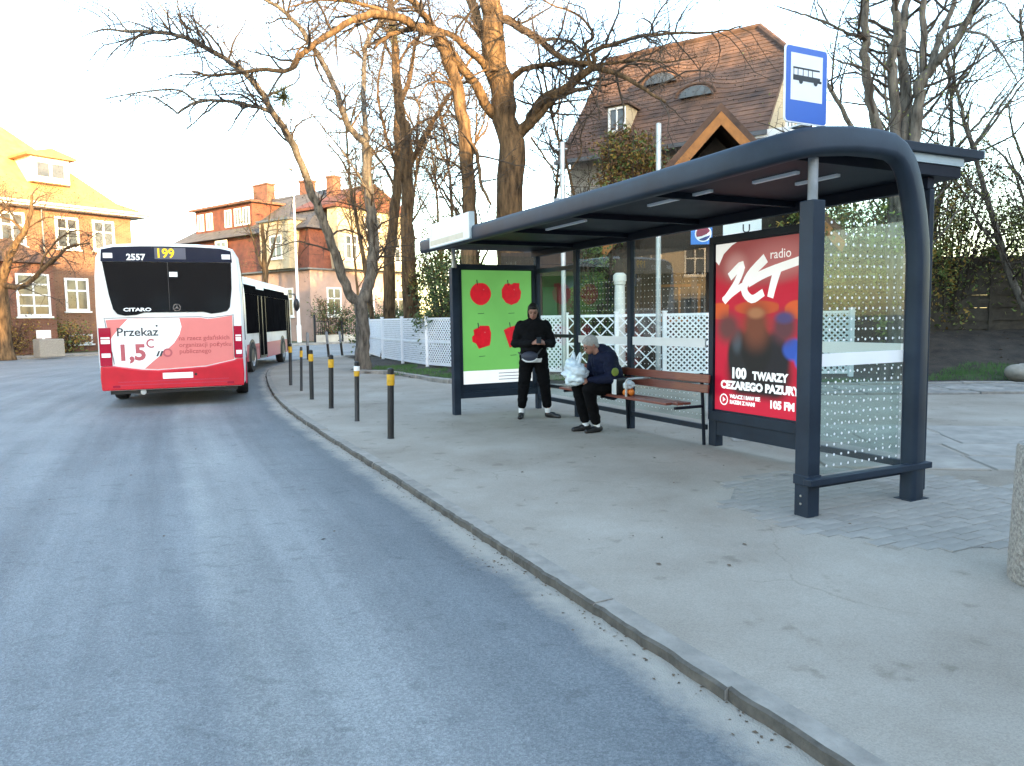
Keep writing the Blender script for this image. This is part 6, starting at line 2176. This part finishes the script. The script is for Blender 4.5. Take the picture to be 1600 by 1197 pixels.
def hand(mb, wrist, fwd, out, side, curl=.8):
    """palm, four fingers of different length bent at the knuckles, thumb leaving the side of the palm.
    fwd: from wrist to knuckles; out: normal of the back of the hand; side: +1/-1 thumb side"""
    f = Vector(fwd).normalized()
    o = Vector(out)
    o = (o - f * o.dot(f)).normalized()
    s = f.cross(o) * side
    w = Vector(wrist)
    capsule(mb, w, w + f * .075, .026, .036, (o, .5))
    for k, ln in enumerate((.072, .080, .075, .060)):
        b = w + f * .082 + s * (.028 - .0187 * k)
        d1 = (f * math.cos(curl) - o * math.sin(curl)).normalized()
        d2 = (f * math.cos(curl * 2.1) - o * math.sin(curl * 2.1)).normalized()
        m1 = b + d1 * ln * .52
        capsule(mb, b - f * .02, b, .0095, .0092)
        capsule(mb, b, m1, .0092, .0082)
        capsule(mb, m1, m1 + d2 * ln * .48, .0082, .007)
    tb = w + f * .03 + s * .030
    t1 = tb + (f * .7 + s * .6 - o * .35).normalized() * .036
    capsule(mb, tb - s * .01, t1, .013, .011)
    capsule(mb, t1, t1 + (f * .9 - s * .1 - o * .45).normalized() * .03, .011, .009)

def head(mb, c, tilt):
    """skull, jaw, nose, ears; face looks along -y, nodding by tilt"""
    Rm = Matrix.Rotation(tilt, 3, 'X')
    c = Vector(c)
    def P(x, y, z):
        return c + Rm @ Vector((x, y, z))
    mb.ellipsoid(P(0, .012, .018), (.074, .094, .098), 'skin', rot=Rm)
    mb.ellipsoid(P(0, -.022, -.035), (.058, .068, .075), 'skin', rot=Rm)
    mb.ellipsoid(P(0, -.048, -.082), (.030, .030, .024), 'skin', rot=Rm)
    capsule(mb, P(0, -.083, .012), P(0, -.104, -.026), .008, .0125)
    capsule(mb, P(-.028, -.070, .022), P(.028, -.070, .022), .016, .016)
    for s in (-1, 1):
        mb.ellipsoid(P(s * .076, .012, -.012), (.009, .017, .030), 'skin', rot=Rm)
    return P, Rm

def face(P, Rm, parent):
    for s in (-1, 1):
        MB().ellipsoid(P(s * .030, -.083, -.004), (.0115, .006, .006), 'eye', rot=Rm).build('eye', parent, smooth=True)
        b = MB()
        capsule(b, P(s * .014, -.090, .018), P(s * .046, -.080, .019), .0045, .003)
        b.mats = ['hair_dark']
        b.build('eyebrow', parent, smooth=True)
    l = MB(); l.ellipsoid(P(0, -.086, -.056), (.022, .008, .007), 'lip', rot=Rm); l.build('mouth', parent, smooth=True)

def shoe(mb, heel, toe, w=.045, hgt=.075):
    h, t = Vector(heel), Vector(toe)
    d = (t - h).normalized()
    capsule(mb, h + Vector((0, 0, .045)), h + d * .10 + Vector((0, 0, .048)), .042, .042)
    capsule(mb, h + d * .08 + Vector((0, 0, .038)), t - d * .035 + Vector((0, 0, .028)), .040, .030)
    capsule(mb, h + d * .02 + Vector((0, 0, .016)), t - d * .04 + Vector((0, 0, .016)), .038, .036, ((0, 0, 1), .42))

# ---- standing person looking at a phone
P1 = thing('person', 'person in black sweatshirt and trousers standing at the green poster, looking at a phone', 'person', (.33, 11.05, 0), R(-4))
b = MB()
hP, hR = head(b, (.005, -.045, 1.595), R(14))
capsule(b, (0, -.005, 1.40), (0, -.02, 1.55), .058, .052)
capsule(b, (-.12, 0, 1.33), (.12, 0, 1.33), .10, .10, ((0, 1, 0), .9))
capsule(b, (0, 0, 1.30), (0, .01, 1.02), .15, .15, ((0, 1, 0), .75))
capsule(b, (-.07, .01, .93), (.07, .01, .93), .13, .13, ((0, 1, 0), .85))
ARM = {'r': [(-.185, 0, 1.385), (-.275, .0, 1.125), (-.005, -.225, 1.135)], 'l': [(.185, 0, 1.385), (.275, .0, 1.12), (.185, -.235, 1.125)]}
for k, (a, e, w_) in ARM.items():
    capsule(b, a, e, .05, .04); capsule(b, e, w_, .040, .027)
hand(b, (-.005, -.225, 1.135), (.85, -.45, .22), (-.3, -.75, .5), -1, .75)
hand(b, (.185, -.235, 1.125), (-.65, -.55, .25), (.4, -.75, .4), 1, .75)
LEG = {'r': [(-.10, .01, .90), (-.155, -.01, .48), (-.195, .01, .09)], 'l': [(.10, .01, .90), (.165, -.01, .48), (.205, .02, .09)]}
for k, (a, e, w_) in LEG.items():
    capsule(b, a, e, .095, .062); capsule(b, e, w_, .058, .036)
body = blob('body', b, 'skin', P1, .0075, 4)
face(hP, hR, P1)
h = MB()
h.ellipsoid(hP(0, .030, .032), (.086, .098, .100), 'hair_dark', rot=hR)
h.ellipsoid(hP(0, .055, -.06), (.080, .062, .13), 'hair_dark', rot=hR)
h.ellipsoid(hP(0, -.040, .078), (.066, .048, .036), 'hair_dark', rot=hR)
for s in (-1, 1):
    h.ellipsoid(hP(s * .070, .025, -.03), (.020, .036, .085), 'hair_dark', rot=hR)
blob('hair', h, 'hair_dark', P1, .009, 3, .004, 30)
j = MB()
capsule(j, (-.13, .0, 1.345), (.13, .0, 1.345), .128, .128, ((0, 1, 0), .98))
capsule(j, (0, 0, 1.34), (0, .0, 1.10), .19, .205, ((0, 1, 0), .74))
capsule(j, (0, 0, 1.10), (0, .005, .97), .205, .200, ((0, 1, 0), .78))
capsule(j, (0, 0, 1.42), (0, -.01, 1.475), .085, .07)
for k, (a, e, w_) in ARM.items():
    A_, E_, W_ = Vector(a), Vector(e), Vector(w_)
    capsule(j, A_, E_, .085, .070); capsule(j, E_, E_.lerp(W_, .93), .070, .046)
blob('sweatshirt', j, 'cloth_black', P1, .011, 6, .012, 8, 3)
hem = MB(); hem.lathe([(.165, .845), (.178, .85), (.18, .90), (.17, .93)], (0, 0, 0), 36, 'sock')
ho = hem.build('shirt_hem', P1, smooth=True); ho.scale = (1.0, .80, 1)
t_ = MB()
capsule(t_, (-.085, .01, .93), (.085, .01, .93), .135, .135, ((0, 1, 0), .88))
for k, (a, e, w_) in LEG.items():
    A_, E_, W_ = Vector(a), Vector(e), Vector(w_)
    capsule(t_, A_, E_, .118, .088); capsule(t_, E_, E_.lerp(W_, .72), .088, .068)
blob('trousers', t_, 'cloth_trouser', P1, .011, 6, .010, 9, 8)
for nm, a, q in (('sock', (-.195, .01, .08), (-.193, .01, .15)), ('sock', (.205, .02, .08), (.202, .015, .15))):
    MB().tube([a, q], .044, 14, 'sock').build(nm, P1, smooth=True)
s = MB(); shoe(s, (-.195, .035, 0), (-.215, -.215, 0)); blob('shoe', s, 'leather', P1, .008, 4)
s = MB(); shoe(s, (.195, .04, 0), (.405, -.075, 0)); blob('shoe', s, 'leather', P1, .008, 4)
ph = thing('phone', 'dark phone held in the hands of the standing person', 'phone', P1.matrix_basis @ Vector((.092, -.285, 1.178)))
MB().box(-.034, .034, -.004, .004, -.07, .07, 'ink').build('body', ph, bevel=.003)
MB().box(-.031, .031, .0042, .0052, -.064, .064, 'bus_glass').build('screen', ph)
ph.rotation_euler = (R(-52), 0, R(-4))
wbag = thing('waist_bag', 'navy waist bag worn at the front of the standing person', 'bag', P1.matrix_basis @ Vector((-.05, -.185, .94)), R(-4))
w_ = MB(); w_.ellipsoid((0, 0, 0), (.125, .055, .075), 'bag_navy', 24, 14)
w_.build('pouch', wbag, smooth=True)
MB().tube([(-.118 * math.cos(R(a)), -.045, -.072 * math.sin(R(a)) - .005) for a in range(20, 161, 10)], .011, 8, 'sock').build('piping', wbag, smooth=True)
MB().tube([(.11, .0, .02), (.17, .05, .10), (.215, .14, .15), (.22, .18, .16)], .012, 6, 'ink').build('strap', wbag, smooth=True)
MB().tube([(-.11, .0, .02), (-.15, .06, .04), (-.17, .15, .05)], .012, 6, 'ink').build('strap', wbag, smooth=True)

# ---- seated person with a shopping bag on the lap (faces the kerb; local +x is towards the near end)
P2 = thing('person', 'hunched person in navy jacket sitting on the bench with a plastic bag', 'person', SP(1.13, 4.30), math.atan2(-.896, .444))
b = MB()
hP, hR = head(b, (-.02, -.275, 1.135), R(24))
capsule(b, (0, -.14, 1.0), (-.01, -.235, 1.10), .055, .052)
capsule(b, (0, .03, .60), (0, -.09, .94), .15, .14, ((1, 0, 0), 1.15))
capsule(b, (-.08, .04, .58), (.08, .04, .58), .12, .12)
AR2 = {'r': [(-.18, -.10, .97), (-.25, -.14, .71), (-.09, -.36, .70)], 'l': [(.18, -.10, .97), (.26, -.13, .71), (.10, -.37, .69)]}
for k, (a, e, w_) in AR2.items():
    capsule(b, a, e, .05, .04); capsule(b, e, w_, .04, .027)
hand(b, AR2['r'][2], (.25, -.9, .05), (-.7, .1, .7), 1, .7)
hand(b, AR2['l'][2], (-.25, -.9, .05), (.7, .1, .7), -1, .7)
LG2 = {'r': [(-.09, .02, .585), (-.12, -.40, .575), (-.10, -.30, .09)], 'l': [(.09, .02, .585), (.13, -.40, .575), (.08, -.24, .09)]}
for k, (a, e, w_) in LG2.items():
    capsule(b, a, e, .085, .062); capsule(b, e, w_, .06, .036)
blob('body', b, 'skin', P2, .0075, 4)
face(hP, hR, P2)
h = MB(); h.ellipsoid(hP(0, .026, .040), (.086, .104, .092), 'hair_white', rot=hR); h.ellipsoid(hP(0, .07, -.03), (.07, .045, .07), 'hair_white', rot=hR)
h.ellipsoid(hP(0, -.04, .075), (.062, .05, .034), 'hair_white', rot=hR)
blob('hair', h, 'hair_white', P2, .009, 3, .006, 30)
j = MB()
capsule(j, (0, .04, .60), (0, -.07, .94), .20, .175, ((1, 0, 0), 1.12))
capsule(j, (-.12, -.10, .96), (.12, -.10, .96), .11, .11)
capsule(j, (0, -.05, 1.0), (0, -.10, 1.06), .12, .10)
for k, (a, e, w_) in AR2.items():
    A_, E_, W_ = Vector(a), Vector(e), Vector(w_)
    capsule(j, A_, E_, .092, .075); capsule(j, E_, E_.lerp(W_, .93), .075, .05)
blob('jacket', j, 'cloth_navy', P2, .011, 6, .014, 8, 5)
MB().ellipsoid((.335, -.125, .80), (.014, .055, .055), 'patch_lime', 14, 8).build('badge', P2, smooth=True)
t_ = MB()
capsule(t_, (-.08, .04, .59), (.08, .04, .59), .125, .125)
for k, (a, e, w_) in LG2.items():
    A_, E_, W_ = Vector(a), Vector(e), Vector(w_)
    capsule(t_, A_, E_, .11, .088); capsule(t_, E_, E_.lerp(W_, .86), .088, .066)
blob('trousers', t_, 'cloth_trouser', P2, .011, 6, .010, 9, 9)
for nm, w_ in (('sock', LG2['r'][2]), ('sock', LG2['l'][2])):
    w_ = Vector(w_); MB().tube([w_ - Vector((0, 0, .02)), w_ + Vector((0, -.015, .08))], .043, 14, 'sock').build(nm, P2, smooth=True)
for (w_, dx) in ((LG2['r'][2], -.03), (LG2['l'][2], .03)):
    w_ = Vector(w_)
    s = MB(); shoe(s, (w_.x, w_.y + .045, 0), (w_.x + dx, w_.y - .21, 0)); blob('shoe', s, 'leather', P2, .008, 4)

# plastic shopping bag on the knees
pb = thing('shopping_bag', 'crumpled pale plastic shopping bag on the lap of the seated person', 'bag', P2.matrix_basis @ Vector((-.03, -.50, .63)), P2.rotation_euler.z)
k = MB()
k.ellipsoid((0, 0, .155), (.19, .14, .17), 'plastic_bag', 24, 16)
k.ellipsoid((-.05, .02, .22), (.15, .11, .12), 'plastic_bag', 20, 12)
bo = blob('sack', k, 'plastic_bag', pb, .012, 2, .05, 7, 2)
for s_ in (-1, 1):
    MB().tube([(s_ * .09, 0, .27), (s_ * .11, .02, .36), (s_ * .08, .03, .41), (s_ * .045, .02, .36), (s_ * .03, 0, .27)], .018, 6, 'plastic_bag').build('handle', pb, smooth=True)
# handbag and bag of fruit on the bench
hb = thing('handbag', 'black handbag with pale edge standing on the bench beside the seated person', 'bag', SP(1.12, 3.97, .507), SROT)
MB().box(-.12, .12, -.05, .05, 0, .21, 'leather').build('body', hb, bevel=.02)
MB().box(-.135, -.121, -.045, .045, .005, .20, 'cream_print').build('edge', hb, bevel=.004)
fb = thing('fruit_bag', 'small clear bag of oranges on the bench beside the handbag', 'bag', SP(1.10, 3.80, .507), SROT)
for x, y, z in ((-.05, 0, .042), (.05, .02, .042), (.0, -.05, .042), (.01, .0, .105)):
    MB().ellipsoid((x, y, z), (.04, .04, .04), 'orange_fruit').build('orange', fb, smooth=True)
k = MB(); k.ellipsoid((0, 0, .135), (.085, .065, .05), 'plastic_bag'); k.ellipsoid((0, 0, .175), (.03, .028, .045), 'plastic_bag')
blob('neck', k, 'plastic_bag', fb, .008, 2, .02, 14)

# ------------------------------------------------------------------ small things on the far left
sp_ = thing('garden_sign', 'small white sign on a post on the lawn before the villa', 'sign', (-23.2, 36.6, .04), R(50))
MB().box(-.05, .05, -.04, .04, 0, 1.0, 'white_plastic').build('post', sp_)
MB().box(-.32, .32, -.06, -.041, .85, 1.25, 'white_plastic').build('board', sp_)
for k, (x, y, s_, lb) in enumerate(((-21.9, 34.9, 1.0, 'brown concrete block on the lawn edge beside the small white sign'), (-19.3, 39.6, 1.15, 'grey concrete block on the lawn edge half behind the bus'))):
    o = MB().box(-.55 * s_, .55 * s_, -.35, .35, 0, .85, 'concrete').build('concrete_block', bevel=.04)
    o.location = (x, y, .03); o.rotation_euler = (0, 0, R(56))
    tag(o, lb, 'block', 'concrete blocks by the lawn')
car = thing('parked_car', 'dark parked car cut by the left edge of the picture', 'car', (-25.6, 34.2, .03), R(147))
# local x = forward
prof = [(-2.1, .45), (-2.15, .8), (-1.9, .98), (-1.2, 1.05), (-.75, 1.42), (.5, 1.46), (1.15, 1.02), (1.95, .88), (2.15, .65), (2.12, .35), (-2.05, .3)]
vv, ff = [], []
n = len(prof)
for y, sc in ((-.86, .93), (-.80, 1), (.80, 1), (.86, .93)):
    for x, z in prof:
        kk = 1 if z < 1.06 else .86
        vv.append((x * sc, y * kk, .3 + (z - .3) * sc))
for i in range(3):
    for k in range(n):
        ff.append((i * n + k, i * n + (k + 1) % n, (i + 1) * n + (k + 1) % n, (i + 1) * n + k))
ff += [tuple(range(n)), tuple(reversed(range(3 * n, 4 * n)))]
MB().add(vv, ff, 'car_dark').build('body', car, smooth=True)
for sd in (-1, 1):
    MB().prism([(-1.05, 1.06), (-.68, 1.36), (.45, 1.40), (.98, 1.06)], lambda u, v, d, sd=sd: (u, sd * (.80 - (v - 1.06) * .33 + d), v), -.03, .03, 'bus_glass').build('side_window', car)
    for x in (-1.3, 1.35):
        w_ = MB().lathe([(.2, -.1), (.32, -.1), (.33, 0), (.32, .1), (.2, .1)], (x, sd * .74, .33), 20, 'tyre', 'Y').build('wheel', car, smooth=True)
        MB().lathe([(.20, 0), (.18, .02), (.02, .03)], (x, sd * .84 if sd > 0 else sd * .87, .33), 16, 'galvanised', 'Y').build('rim', w_, smooth=True)
